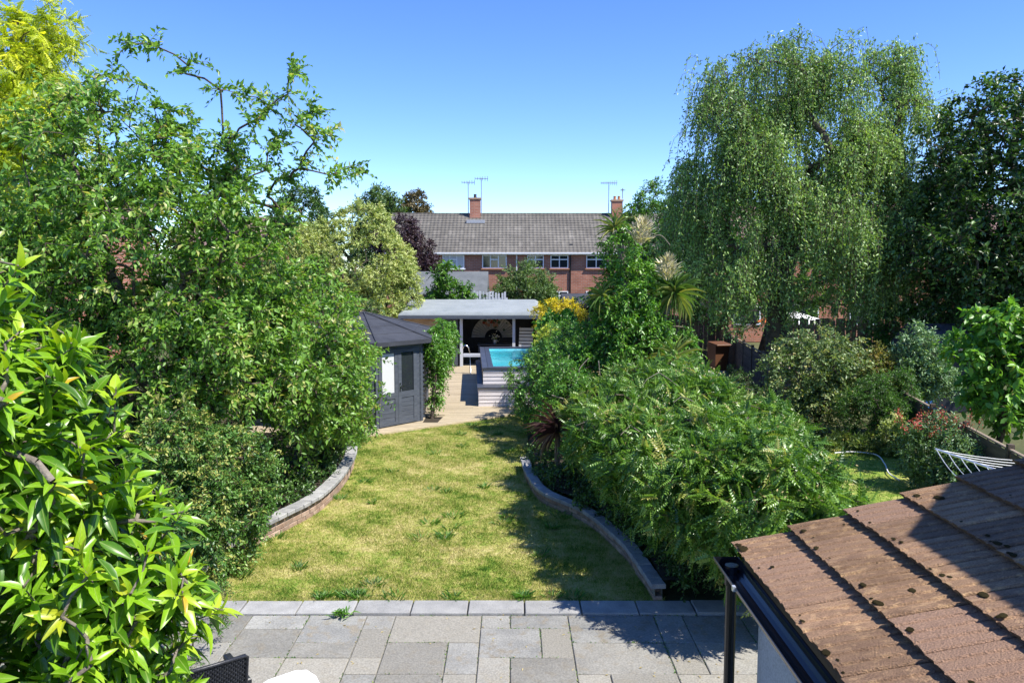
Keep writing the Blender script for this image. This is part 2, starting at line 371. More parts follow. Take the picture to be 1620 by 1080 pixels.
def midattr(me, T, n):
    a = me.attributes.new('mid', 'FLOAT', 'POINT'); a.data.foreach_set('value', np.tile(np.abs(T[0][:, 0]) * 2, n).astype(np.float32))
def leafobj(name, T, pos, d, up, ln, wd, tint, mat, parent, kind=None, smooth=False):
    V, F, k = leaf_arrays(T, pos, d, up, ln, wd)
    me = fastmesh(name, V, F, mat, smooth)
    a = me.attributes.new('tint', 'FLOAT', 'POINT'); a.data.foreach_set('value', np.repeat(np.clip(tint, 0, 1), k).astype(np.float32))
    midattr(me, T, len(pos))
    o = link(name, me, parent)
    if kind: o['kind'] = kind
    return o
def single_leaves(name, T, pos, d, up, ln, wd, tint, mat, parent, nvar=10, smooth=False):
    """each leaf an object; leaves of like tint share one mesh of unit size"""
    variants = []
    for i in range(nvar):
        me = fastmesh(name, T[0], T[1], mat, smooth)
        a = me.attributes.new('tint', 'FLOAT', 'POINT'); a.data.foreach_set('value', np.full(len(T[0]), (i + .5) / nvar, np.float32))
        midattr(me, T, 1); variants.append(me)
    d = norm(d); side = norm(np.cross(d, up)); nrm = np.cross(side, d)
    for i in range(len(pos)):
        o = link(name, variants[min(nvar - 1, int(max(0, tint[i]) * nvar))], parent)
        m = Matrix(((side[i][0] * wd[i], d[i][0] * ln[i], nrm[i][0] * ln[i], pos[i][0]),
                    (side[i][1] * wd[i], d[i][1] * ln[i], nrm[i][1] * ln[i], pos[i][1]),
                    (side[i][2] * wd[i], d[i][2] * ln[i], nrm[i][2] * ln[i], pos[i][2]), (0, 0, 0, 1)))
        o.matrix_basis = m
def seg_tubes(A, B, ra, rb, n):
    """many tapered n-sided tubes at once"""
    t = norm(B - A); ref = np.where(np.abs(t[:, 2:3]) > .9, np.array([[1., 0, 0]]), np.array([[0, 0, 1.]]))
    u = norm(np.cross(t, ref)); w = np.cross(u, t); m = len(A)
    ang = np.arange(n) * 2 * PI / n
    ring = u[:, None, :] * np.cos(ang)[None, :, None] + w[:, None, :] * np.sin(ang)[None, :, None]
    V = np.concatenate([A[:, None] + ring * ra[:, None, None], B[:, None] + ring * rb[:, None, None]], 1).reshape(-1, 3)
    k = np.arange(n); q = np.stack([k, (k + 1) % n, n + (k + 1) % n, n + k], 1)
    F = (q[None] + (np.arange(m) * 2 * n)[:, None, None]).reshape(-1, 4)
    return V, F
def join(parts):
    V = []; F = []; n = 0
    for v, f in parts: V.append(v); F.append(f + n); n += len(v)
    return np.concatenate(V), np.concatenate(F)
def sample_lobes(lobes, n, g, shell=.5):
    L = np.array([l[:6] for l in lobes], float); wts = np.array([(l[6] if len(l) > 6 else 1.) for l in lobes])
    vol = (L[:, 3] * L[:, 4] * L[:, 5]) ** .75 * wts; idx = g.choice(len(L), n, p=vol / vol.sum())
    d = norm(g.normal(size=(n, 3))); r = shell + (1 - shell) * g.random(n) ** .7
    off = d * r[:, None] * L[idx, 3:6]
    off *= (1 + .10 * np.sin(d[:, :1] * 5 + idx[:, None]) + .08 * np.sin(d[:, 2:3] * 7 + 2 * idx[:, None]))
    return L[idx, :3] + off, norm(off), idx
def skeleton(base, top, trunk_r, tips, g, tip_r=.006, wig=.12, rise=.15, seglen=.5, trunk_pts=6, bend=(0, 0)):
    base = np.array(base, float); top = np.array(top, float)
    nodes = []; par = []
    for i in range(trunk_pts):
        t = i / (trunk_pts - 1); p = base * (1 - t) + top * t + np.array([bend[0], bend[1], 0]) * math.sin(t * PI)
        if 0 < i: p = p + g.normal(size=3) * .03
        nodes.append(p); par.append(i - 1)
    arr = np.zeros((trunk_pts + len(tips) * 14 + 10, 3)); arr[:trunk_pts] = nodes; par = list(par); cnt = trunk_pts
    order = np.argsort(np.linalg.norm(tips - top, axis=1)); ends = {}
    lo = max(1, trunk_pts // 3)
    for ti in order:
        c = tips[ti]; D = arr[lo:cnt] - c; dist = np.linalg.norm(D, axis=1)
        cost = dist + .5 * np.maximum(0, D[:, 2]) ; j = int(np.argmin(cost)) + lo
        p = arr[j]; L = dist[j - lo]; ns = int(min(12, max(2, round(L / seglen))))
        ctrl = (p + c) / 2 + np.array([0, 0, rise * L]) + g.normal(size=3) * wig * L
        prev = j
        for s in range(1, ns + 1):
            t = s / ns; q = (1 - t) ** 2 * p + 2 * t * (1 - t) * ctrl + t * t * c
            arr[cnt] = q; par.append(prev); prev = cnt; cnt += 1
        ends[ti] = prev
    nodes = arr[:cnt]; par = np.array(par)
    w = np.zeros(cnt)
    for e in ends.values(): w[e] += 1
    for i in range(cnt - 1, 0, -1): w[par[i]] += w[i]
    w = np.maximum(w, 1); rad = tip_r * w ** .5; rad *= 1 + (trunk_r / rad[0] - 1) * np.clip((w - 1) / max(1, w[0] - 1), 0, 1) ** .5
    rad[0] *= 1.25
    i = np.arange(1, cnt); A = nodes[par[i]]; B = nodes[i]; ra = rad[par[i]]; rb = rad[i]; ra = np.minimum(ra, rb * 1.7 + .004)
    thick = rb > .03; parts = []
    if thick.any(): parts.append(seg_tubes(A[thick], B[thick], ra[thick], rb[thick], 7))
    if (~thick).any(): parts.append(seg_tubes(A[~thick], B[~thick], ra[~thick], rb[~thick], 4))
    tipdir = np.zeros_like(tips)
    for ti, e in ends.items(): tipdir[ti] = nodes[e] - nodes[par[e]]
    return parts, norm(tipdir)
def sprays(c, out, g, ns, nl, slen, droop, leaf, jit=.8, outw=.6, up=0.0, leafout=.55):
    """twigs that fan from each tip and leaves set alternately along them"""
    n = len(c); C = np.repeat(c, ns, 0); O = np.repeat(out, ns, 0)
    sd = norm(O * outw + g.normal(size=(n * ns, 3)) * jit + np.array([0, 0, up]))
    L = slen * (.6 + .7 * g.random(n * ns))
    t = (np.arange(nl) + .35) / nl
    P = C[:, None] + sd[:, None] * (L[:, None] * t[None])[:, :, None]
    P[:, :, 2] -= droop * (L[:, None] * t[None] ** 2)
    tang = sd[:, None] + np.array([0, 0, -1.]) * (2 * droop * t)[None, :, None]
    ref = norm(np.cross(sd, g.normal(size=sd.shape)))
    sgn = np.where(np.arange(nl) % 2 == 0, 1., -1.)
    D = norm(tang) * leafout + ref[:, None] * sgn[None, :, None] * .8 + g.normal(size=P.shape) * .28 + np.array([0, 0, -.5 * droop])
    ends = np.concatenate([C, P[:, -1]], 1)
    return P.reshape(-1, 3), D.reshape(-1, 3), ends, np.repeat(np.arange(n), ns * nl)
def foliage_plant(name, label, cat, base, lobes, n_tips, ns, nl, leaf, mat, seed, T=T2, slen=.3, droop=.25, ratio=.42, top=None,
                  trunk_r=.06, bark='bark', shell=.5, extra=None, tmean=.5, group=None, twigs=True, jit=.8, single=0, wood=True,
                  wig=.12, rise=.15, upb=.75, bend=(0, 0), tipr=.006, outw=.6, up=0.0, smooth=False, crown='crown', lumpy=.16):
    g = rngs(seed); root = thing(name, label, cat, base, 0, group)
    b = np.array(base, float)
    tips, out, idx = sample_lobes(lobes, n_tips, g, shell)
    if extra is not None:
        ex = np.array(extra, float); tips = np.concatenate([tips, ex]); out = np.concatenate([out, norm(ex - np.array(lobes[0][:3]))])
    ok = tips[:, 2] > .06; tips = tips[ok]; out = out[ok]
    if top is None:
        c = np.average(np.array([l[:3] for l in lobes], float), axis=0); top = (c[0], c[1], max(.15, c[2] * .7))
    parts, td = skeleton(b - np.array([0, 0, .05]), top, trunk_r, tips, g, tip_r=tipr, wig=wig, rise=rise, bend=bend)
    P, D, ends, ci = sprays(tips, norm(out * .6 + td * .6), g, ns, nl, slen, droop, leaf, jit, outw, up)
    if wood:
        if twigs: parts.append(seg_tubes(ends[:, :3], ends[:, 3:], np.full(len(ends), tipr * .7), np.full(len(ends), tipr * .35), 4))
        V, F = join(parts); link('trunk', fastmesh('trunk', V - b, F, M[bark], True), root)
    n = len(P)
    ln = leaf * (.65 + .6 * g.random(n)); wd = ln * ratio * (.8 + .4 * g.random(n))
    U = g.normal(size=(n, 3)) * .55 + np.array([0, 0, upb])
    ct = g.normal(size=len(tips)) * lumpy
    tint = np.clip(tmean + ct[ci] + g.normal(size=n) * .2, 0, 1)
    keep = P[:, 2] > .03
    P, D, U, ln, wd, tint = P[keep], D[keep], U[keep], ln[keep], wd[keep], tint[keep]
    if single:
        dist = np.linalg.norm(P - np.array([0, 0, CAM_H]), axis=1) - .6 * (P - np.mean(tips, 0)) @ norm(np.array([0., 0, CAM_H]) - np.mean(tips, 0))
        vis = (np.abs(P[:, 0] / np.maximum(P[:, 1], .1)) < .66) & (P[:, 1] > .5) & (P[:, 2] < CAM_H + .6 * P[:, 1])
        dist = np.where(vis, dist, 1e6); o = np.argsort(dist); a, r = o[:single], o[single:]
        single_leaves('leaf', T, P[a] - b, D[a], U[a], ln[a], wd[a], tint[a], mat, root, smooth=smooth)
        leafobj('foliage', T, P[r] - b, D[r], U[r], ln[r], wd[r], tint[r], mat, root, 'stuff', smooth)
    else:
        leafobj(crown, T, P - b, D, U, ln, wd, tint, mat, root, None, smooth)
    return root

# ================================================================== the setting
def sheet(name, poly, z, mat, parent=None, kind='structure'):
    me = fastmesh(name, [(x, y, z) for x, y in poly], [tuple(range(len(poly)))], mat)
    o = link(name, me, parent)
    if parent is None: tag(o, kind=kind)
    return o
sheet('ground', [(-900, -200), (900, -200), (900, 1500), (-900, 1500)], -.03, M['ground'])
LAWN = [(-3.75, 8.72), (1.75, 8.72), (1.70, 10.2), (1.28, 11.7), (.62, 12.75), (.42, 13.7), (.35, 14.9), (.35, 17), (.35, 20.35), (-.05, 20.25), (-3.3, 17.75), (-3.6, 17.3), (-3.18, 14.6), (-3.12, 13.3), (-3.2, 12.1), (-3.45, 11.3), (-3.8, 10.4)]
sheet('lawn', LAWN, 0.0, M['lawn'])
LAWN2 = [(2.6, 6.0), (7.1, 9.0), (7.7, 13.0), (8.3, 16.5), (6.8, 18), (7.2, 24), (3.6, 24), (3.1, 12)]
sheet('lawn', LAWN2, 0.0, M['lawn2'])
# raised beds behind the low walls
sheet('flower_bed', [(1.75, 8.9), (1.72, 10.2), (1.3, 11.75), (.64, 12.8), (.45, 13.7), (.4, 15), (.4, 20.4), (3.3, 20.4), (3.2, 8.9)], .20, M['soil'])
sheet('flower_bed', [(-3.85, 8.9), (-3.8, 10.4), (-3.46, 11.35), (-3.22, 12.1), (-3.16, 13.3), (-3.22, 14.6), (-3.8, 17.2), (-8, 17.2), (-8, 8.9)], .20, M['soil'])

# ---- grass blades
g = rngs(5)
def grass(name, label, poly, n, hmin, hmax, mat, seed, parent=None):
    g = rngs(seed); P = np.array(poly); x0, y0 = P.min(0); x1, y1 = P.max(0)
    X = g.uniform(x0, x1, n * 3); Y = y0 + (y1 - y0) * g.random(n * 3) ** 1.25
    k = pip(poly, X, Y); X = X[k][:n]; Y = Y[k][:n]; m = len(X)
    # tufts: heights swell in patches
    pat = (np.sin(X * 3.1 + 1.7 * np.sin(Y * 2.3)) + np.sin(Y * 4.1 + 2 * np.sin(X * 1.9 + 4)) + np.sin((X + Y) * 7.3)) / 3
    h = (hmin + (hmax - hmin) * g.random(m) ** 1.5) * (1 + .5 * pat)
    a = g.uniform(0, 2 * PI, m); lean = g.uniform(.2, 1.0, m)
    pos = np.stack([X, Y, np.zeros(m)], 1); d = np.stack([np.cos(a) * lean, np.sin(a) * lean, np.ones(m)], 1)
    up = np.stack([np.sin(a + g.normal(size=m) * .5), -np.cos(a), np.full(m, .2)], 1)
    T = (np.array([(-.5, 0, 0), (.5, 0, 0), (0, 1, -.15)]), np.array([(0, 1, 2)]))
    o = leafobj(name, T, pos, d, up, h, .006 + .006 * g.random(m), np.clip(.5 - .18 * pat + g.normal(size=m) * .22, 0, 1), mat, parent)
    return tag(o, label, 'grass', kind='stuff')
grass('grass', 'short patchy lawn grass, part green and part straw yellow', LAWN, 260000, .014, .046, M['blade'], 6)
grass('grass', 'green grass of the neighbouring garden', LAWN2, 60000, .02, .05, leafmat('neighbour_blades', [(0, G(.06, .12, .02)), (.6, G(.14, .20, .035)), (1, G(.28, .27, .08))], .3, .6), 7)

# ---- weeds in the lawn: broad-leaved tufts
g = rngs(8); LW = np.array(LAWN)
for i in range(46):
    for _ in range(50):
        x = g.uniform(-3.4, 1.4); y = g.uniform(8.85, 19)
        if pip(LAWN, np.array([x]), np.array([y]))[0] and pip(LAWN, np.array([x - .25]), np.array([y]))[0]: break
    if i < 14: y = 8.8 + .12 * g.random()
    n = int(g.integers(18, 46)); r_ = g.uniform(.05, .16)
    a = g.uniform(0, 2 * PI, n); q = np.sqrt(g.random(n)) * r_
    pos = np.stack([np.cos(a) * q, np.sin(a) * q, np.zeros(n)], 1); d = np.stack([np.cos(a), np.sin(a), g.uniform(.5, 2.0, n)], 1)
    o = leafobj('weed_tuft', TS, pos, d, np.tile([[0, 0, 1.]], (n, 1)) + g.normal(size=(n, 3)) * .3, g.uniform(.05, .13, n), g.uniform(.008, .016, n), g.uniform(.1, .8, n), M['l_mid'], None)
    o.location = (x, y, 0)
    if i < 14: tag(o, 'small weed tuft growing where the lawn meets the patio kerb', 'weed', 'weed tufts along the kerb')
    else: tag(o, 'small dark green weed tuft growing out in the dry lawn', 'weed', 'weed tufts in the lawn')

# ---- patio: mortar bed, individual slabs, kerb stones
patio = tag(sheet('patio', [(-5, 3.0), (3.3, 3.0), (3.3, 8.74), (-5, 8.74)], -.014, M['mortar']), kind='structure')
MOD = .315; X0 = -4.43; Y0 = 8.395; NC, NR = 24, 17
occ = np.zeros((NR, NC), bool); place = []
def put(c, r, w, h):
    occ[r:r + h, c:c + w] = True; place.append((c, r, w, h))
for t in ((10, 0, 3, 2), (10, 2, 2, 2), (12, 2, 1, 2), (9, 0, 1, 1), (9, 1, 1, 2), (9, 3, 1, 1), (7, 0, 2, 2), (7, 2, 2, 1), (5, 0, 2, 1), (5, 1, 2, 2), (3, 0, 2, 2),
          (13, 0, 1, 1), (14, 0, 2, 1), (13, 1, 2, 2), (15, 1, 1, 2), (16, 0, 3, 2), (16, 2, 3, 2), (13, 3, 1, 2), (14, 3, 2, 2), (10, 4, 2, 1), (16, 4, 1, 1), (17, 4, 2, 2), (7, 3, 2, 2)): put(*t)
g = rngs(12)
for r in range(NR):
    for c in range(NC):
        if occ[r, c]: continue
        for w, h in [((3, 2), (2, 2), (2, 3), (2, 1), (1, 2), (1, 1))[k] for k in g.permutation(5)] + [(1, 1)]:
            if c + w <= NC and r + h <= NR and not occ[r:r + h, c:c + w].any(): put(c, r, w, h); break
slabm = {}
for c, r, w, h in place:
    x0 = X0 + c * MOD; y1 = Y0 - r * MOD; W = w * MOD - .012; H = h * MOD - .012
    if (w, h) not in slabm:
        b = MB().box(-W / 2, W / 2, -H / 2, H / 2, -.03, 0, None, .006)
        slabm[(w, h)] = fastmesh('slab', b.v, b.f, M['slab'])
    o = link('slab', slabm[(w, h)], patio)
    o.location = (x0 + w * MOD / 2, y1 - h * MOD / 2, g.uniform(-.002, .003)); o.rotation_euler = (g.normal() * .003, g.normal() * .003, g.normal() * .003)
kb = MB().box(-.308, .308, -.165, .165, -.04, .028, None, .008); kbm = fastmesh('kerb_stone', kb.v, kb.f, M['kerb'])
for i in range(13):
    o = link('kerb_stone', kbm, patio); o.location = (-4.6 + i * .632, 8.57 + g.normal() * .003, g.normal() * .003); o.rotation_euler = (0, 0, g.normal() * .004)
J = []
for c, r, w, h in place:
    x0 = X0 + c * MOD; y1 = Y0 - r * MOD
    if y1 < 6.2: continue
    for _ in range(int(26 * w)): J.append((x0 + g.random() * w * MOD, y1 + g.normal() * .006))
    for _ in range(int(26 * h)): J.append((x0 + g.normal() * .006, y1 - g.random() * h * MOD))
J = np.array(J); pt_ = np.sin(J[:, 0] * 5.3) + np.sin(J[:, 1] * 7.1 + J[:, 0] * 3); J = J[(pt_ + g.normal(size=len(J)) * .7) > .55]; n = len(J)
a = g.uniform(0, 2 * PI, n)
tag(leafobj('joint_moss', T2, np.column_stack([J, np.full(n, -.008)]), np.stack([np.cos(a), np.sin(a), g.uniform(.3, 2, n)], 1), g.normal(size=(n, 3)), g.uniform(.012, .03, n), g.uniform(.006, .014, n), g.random(n), M['l_euon'], None), 'tiny moss and weeds in the joints between patio slabs', 'moss', kind='stuff')
n = 60; a = g.uniform(0, 2 * PI, n)
tag(leafobj('fallen_leaves', T2, np.column_stack([g.uniform(-2.6, 2.4, n), g.uniform(6.6, 8.6, n), np.full(n, .006)]), np.stack([np.cos(a), np.sin(a), np.zeros(n)], 1), np.tile([[0, 0, 1.]], (n, 1)), g.uniform(.02, .05, n), g.uniform(.01, .02, n), g.random(n), M['l_tan'], None), 'scattered small dry fallen leaves on the patio', 'leaves', kind='stuff')
# weed in the kerb joint
wd = thing('patio_weed', 'small green weed growing in the joint beside the kerb stones', 'weed', (-1.87, 8.36, 0))
n = 46; a = g.uniform(0, 2 * PI, n); d = np.stack([np.cos(a), np.sin(a), g.uniform(.2, 1.2, n)], 1)
leafobj('leaves', TL, g.normal(size=(n, 3)) * np.array([.05, .03, .01]) + np.array([0, 0, .03]), d, np.tile([[0, 0, 1.]], (n, 1)), g.uniform(.06, .13, n), g.uniform(.014, .028, n), g.uniform(.3, .9, n), M['l_mid'], wd)

# ---- low curved brick walls
def curved_wall(name, label, pts, courses, seed, cw):
    g = rngs(seed); C = catmull(pts, 14); root = thing(name, label, 'wall', (C[0][0], C[0][1], 0))
    seg = np.linalg.norm(np.diff(C, axis=0), axis=1); S = np.concatenate([[0], np.cumsum(seg)])
    def at(s):
        x = np.interp(s, S, C[:, 0]); y = np.interp(s, S, C[:, 1]); e = .04
        t = np.array([np.interp(s + e, S, C[:, 0]) - np.interp(s - e, S, C[:, 0]), np.interp(s + e, S, C[:, 1]) - np.interp(s - e, S, C[:, 1])])
        return x, y, math.atan2(t[1], t[0])
    bl, bh, bw = .205, .064, .10; m = .011
    bb = MB().box(-bl / 2, bl / 2, -bw / 2, bw / 2, 0, bh, None, .005); bm = fastmesh('brick', bb.v, bb.f, M['brick'])
    cc = MB().box(-.098, .098, -cw, cw, 0, .055, None, .008); cm = fastmesh('coping_block', cc.v, cc.f, M['coping'])
    b0 = np.array([C[0][0], C[0][1], 0])
    # mortar core
    V = []; F = []
    hh = courses * (bh + m)
    for i, s in enumerate(np.linspace(0, S[-1], 60)):
        x, y, a = at(s); nx, ny = -math.sin(a), math.cos(a)
        for o in (-.042, .042):
            V += [(x + nx * o - b0[0], y + ny * o - b0[1], -.02), (x + nx * o - b0[0], y + ny * o - b0[1], hh)]
        if i:
            k = 4 * i; F += [(k - 4, k, k + 1, k - 3), (k - 2, k + 2, k + 3, k - 1), (k - 3, k + 1, k + 3, k - 1)]
    link('mortar', fastmesh('mortar', V, F, M['mortar']), root)
    for c in range(courses):
        s = bl / 2 + (.11 if c % 2 else 0)
        while s < S[-1] - .08:
            x, y, a = at(s); o = link('brick', bm, root)
            o.location = (x - b0[0] + g.normal() * .003, y - b0[1] + g.normal() * .003, c * (bh + m)); o.rotation_euler = (0, 0, a + g.normal() * .012)
            s += bl + m
    s = .1
    while s < S[-1]:
        x, y, a = at(s); o = link('coping_block', cm, root)
        o.location = (x - b0[0], y - b0[1], courses * (bh + m) + .002 + g.normal() * .002); o.rotation_euler = (g.normal() * .01, g.normal() * .01, a + g.normal() * .02)
        s += .207
curved_wall('retaining_wall', 'curved low brick wall with grey block coping along the left edge of the lawn', [(-3.74, 8.78), (-3.72, 9.7), (-3.62, 10.4), (-3.32, 11.3), (-3.08, 12.1), (-3.0, 13.3), (-3.06, 14.6), (-3.2, 15.6)], 3, 21, .105)
curved_wall('retaining_wall', 'shaded curving low brick wall along the right edge of the lawn', [(1.68, 8.76), (1.6, 9.6), (1.5, 10.3), (1.13, 11.6), (.55, 12.6), (.33, 13.7), (.24, 14.9)], 2, 22, .085)

# ---- timber deck: each board cut along the slanting front edge
deck = tag(empty('deck', (0, 0, 0)), kind='structure')
g = rngs(31)
def xline(y):                                              # front edge from (-3.75,17.3) to (.3,20.5)
    return -3.75 + (y - 17.3) * (4.05 / 3.2)
y = 17.25; bw = .145
joist = MB().prism([(-6.5, 17.3), (-3.75, 17.3), (.3, 20.5), (3.2, 20.5), (3.2, 33.2), (-6.5, 33.2)], -.025, .018).build('bearer_frame', M['fence'], deck)
while y < 31.2:
    xe0 = min(3.2, xline(y)) if y < 20.5 else 3.2; xe1 = min(3.2, xline(y + bw - .006)) if y + bw < 20.5 else 3.2
    x0 = -6.4; cuts = [x0] + sorted(g.uniform(-5.5, 3, 2 if y > 20 else 1).tolist())
    cuts = [c for c in cuts if c < xe0 - .4]
    for i, c in enumerate(cuts):
        last = i == len(cuts) - 1
        e0 = xe0 if last else cuts[i + 1] - .004; e1 = xe1 if last else cuts[i + 1] - .004
        z = .045 + g.normal() * .0012
        cx, cy = (c + e0) / 2, y + bw / 2
        P4 = [(c, y), (e0, y), (e1, y + bw - .006), (c, y + bw - .006)]
        if cy > 19.15 and cy < 20.2 and c < -2.3 < e0:      # planting hole beside the summerhouse
            for q in ([(c, y), (-2.2, y), (-2.2, y + bw - .006), (c, y + bw - .006)], [(-1.72 - (20.2 - cy) * .1, y), (e0, y), (e1, y + bw - .006), (-1.72 - (20.2 - cy) * .1, y + bw - .006)]):
                o = MB().prism([(p[0] - cx, p[1] - cy) for p in q], -.024, 0).build('board', M['deck'], deck); o.location = (cx, cy, z)
            continue
        o = MB().prism([(p[0] - cx, p[1] - cy) for p in P4], -.024, 0).build('board', M['deck'], deck); o.location = (cx, cy, z)
    y += bw
o = MB().prism([(-3.80, 17.22), (.30, 20.44), (.30, 20.50), (-3.86, 17.27)], -.02, .05).build('edge_board', M['deck'], deck)

# ================================================================== extension roof on the right
ext = thing('house_extension', 'brown tiled lean-to extension with black gutter at the lower right', 'extension', (1.33, 4.2, 0))
EO = Vector((1.33, 4.2, 0))
def eb(name, mat, *boxes, parent=ext, ch=0.0):
    b = MB()
    for q in boxes: b.box(q[0] - EO.x, q[1] - EO.x, q[2] - EO.y, q[3] - EO.y, q[4], q[5], None, ch)
    return b.build(name, mat, parent)
eb('wall', M['render_grey'], (1.36, 1.56, 3.62, 4.2, 0, 2.16), (1.36, 1.56, -1.0, 2.45, 0, 2.16), (1.36, 1.56, 2.45, 3.62, 0, .5), (1.36, 1.56, 2.45, 3.62, 2.0, 2.16))
eb('wall', M['render_grey'], (1.562, 4.6, 4.0, 4.2, 0, 2.16))
w = eb('window', M['blackplastic'], (1.38, 1.45, 3.54, 3.62, .5, 2.0), (1.38, 1.45, 2.45, 2.53, .5, 2.0), (1.38, 1.45, 2.53, 3.54, .5, .58), (1.38, 1.45, 2.53, 3.54, 1.92, 2.0), (1.38, 1.45, 3.02, 3.08, .58, 1.92))
eb('pane', M['glass'], (1.41, 1.42, 3.08, 3.54, .58, 1.92), parent=w); eb('pane', M['glass'], (1.41, 1.42, 2.53, 3.02, .58, 1.92), parent=w)
eb('fascia', M['blackplastic'], (1.318, 1.345, -1.0, 4.22, 2.02, 2.19))
# gutter: half-round channel
b = MB(); V = []; F = []; gx, gz, gr = 1.205, 2.185, .062
ys = [4.33, 3.0, 1.5, 0, -1.0]; K = 10
for yy in ys:
    for rr in (gr, gr - .004):
        for k in range(K + 1):
            a = PI + PI * k / K; V.append((gx + math.cos(a) * rr * 1.15 - EO.x, yy - EO.y, gz + math.sin(a) * rr))
st = 2 * (K + 1)
for i in range(len(ys) - 1):
    for k in range(K):
        a = i * st + k; F.append((a, a + 1, a + st + 1, a + st)); a += K + 1; F.append((a + 1, a, a + st, a + st + 1))
    for k, s in ((0, 1), (K, -1)):
        a = i * st + k; c = a + K + 1; F.append((a, c, c + st, a + st))
F.append(tuple(range(K + 1)))
b.add(V, F)
gut = b.build('gutter', M['blackplastic'], ext, False)
for yy in (3.9, 2.9, 1.9, .9):
    MB().box(gx - .082 - EO.x, gx - .066 - EO.x, yy - .012 - EO.y, yy + .012 - EO.y, gz - .02, gz + .006).build('bracket', M['alu'], gut)
b = MB(); px, py = 1.215, 4.24
b.tube([(px - EO.x, py - EO.y, 2.15), (px - EO.x, py - EO.y, 1.2), (px - EO.x, py - EO.y, .02)], .030, 12)
b.tube([(px - EO.x, py - EO.y, 2.17), (px - EO.x, py - EO.y, 2.06)], .038, 12)
b.build('downpipe', M['blackplastic'], ext, False)
# tiles
PIT = math.atan(.301); GAUGE = .326; TW = .30; NRIB = 4
def tile_mesh():
    prof = []
    for k in range(NRIB):
        w0 = -TW / 2 + k * TW / NRIB; s = TW / NRIB
        prof += [(w0 + .002, .0), (w0 + .10 * s, .0085), (w0 + .78 * s, .0065), (w0 + .92 * s, 0.0)]
    prof.append((TW / 2 - .003, 0.0)); n = len(prof); V = []; F = []
    gg = rngs(77)
    for x in (0, .13, .27, .42):                          # up-slope coordinate; the butt end is at 0
        for (yy, h) in prof: V.append((x + (gg.normal() * .0018 if x == 0 else 0), yy, .046 + h - (.003 if x == 0 else 0)))
    for (yy, h) in prof: V.append((.045, yy, -.012))
    for (yy, h) in prof: V.append((.42, yy, 0.0))
    for r in range(3):
        for k in range(n - 1):
            a = r * n + k; F.append((a, a + n, a + n + 1, a + 1))
    for k in range(n - 1): F.append((4 * n + k, k, k + 1, 4 * n + k + 1))
    for e in (0, n - 1):
        F.append((e, n + e, 2 * n + e, 3 * n + e, 5 * n + e, 4 * n + e))
    return fastmesh('tile', V, F, M['rooftile'])
roof = MB()
ca, sa = math.cos(PIT), math.sin(PIT)
EX, EZ, EY = 1.25, 2.215, 4.36                             # eave edge of the lowest course and verge
L_ = 12 * GAUGE
roof.add([(EX + .06 - EO.x, EY - .03 - EO.y, EZ - .03), (EX + .06 - EO.x, -1 - EO.y, EZ - .03), (EX + .06 + L_ * ca - EO.x, -1 - EO.y, EZ - .03 + L_ * sa), (EX + .06 + L_ * ca - EO.x, EY - .03 - EO.y, EZ - .03 + L_ * sa),
          (EX + .06 - EO.x, EY - .03 - EO.y, EZ - .10), (EX + .06 - EO.x, -1 - EO.y, EZ - .10), (EX + .06 + L_ * ca - EO.x, -1 - EO.y, EZ - .10 + L_ * sa), (EX + .06 + L_ * ca - EO.x, EY - .03 - EO.y, EZ - .10 + L_ * sa)],
         [(0, 1, 2, 3), (7, 6, 5, 4), (0, 4, 5, 1), (1, 5, 6, 2), (2, 6, 7, 3), (3, 7, 4, 0)])
ro = roof.build('roof', M['black'], ext)
tm = tile_mesh(); g = rngs(40)
SLOPE = Matrix.Rotation(-PIT, 4, 'Y')
def on_roof(s, yy, h=0.0):
    return Vector((EX + s * ca - h * sa - EO.x, yy - EO.y, EZ + s * sa + h * ca))
for c in range(12):
    off = (c % 2) * TW / 2
    y = EY - TW / 2 + (0 if c % 2 == 0 else 0)
    while y > (3.2 if c >= 7 else -.9):
        o = link('tile', tm, ro)
        o.location = on_roof(c * GAUGE + g.normal() * .003, y + off * 0, .004 + g.normal() * .0015)
        o.rotation_euler = (g.normal() * .004, -PIT + .115 + g.normal() * .005, g.normal() * .006)
        y -= TW
# moss cushions
def lump(seed):
    g = rngs(seed); V = []; F = []; n = 8
    for j, (rr, z) in enumerate(((1, 0), (.92, .32), (.55, .55))):
        for k in range(n):
            a = 2 * PI * k / n; q = rr * (1 + g.normal() * .16); V.append((math.cos(a) * q, math.sin(a) * q, z * (1 + g.normal() * .2)))
    V.append((0, 0, .62))
    for j in range(2):
        for k in range(n): F.append((j * n + k, j * n + (k + 1) % n, (j + 1) * n + (k + 1) % n, (j + 1) * n + k))
    for k in range(n): F.append((2 * n + k, 2 * n + (k + 1) % n, 3 * n))
    return fastmesh('moss_cushion', V, F, M['moss'], True)
lumps = [lump(s) for s in range(4)]
for i in range(300):
    c = int(g.integers(0, 9)); near = g.random() < .68
    s = c * GAUGE + (g.uniform(.015, .05) if near else g.uniform(.04, .31)); yy = EY - g.random() ** .8 * 3.6 - .05
    r_ = .005 + .017 * g.random() ** 2.8
    o = link('moss_cushion', lumps[i % 4], ro); o.location = on_roof(s, yy, .058 - .112 * ((s % GAUGE)) + .002); o.scale = (r_ * g.uniform(.8, 1.2), r_ * g.uniform(1, 1.9), r_ * .55); o.rotation_euler = (0, -PIT, g.uniform(0, .6))

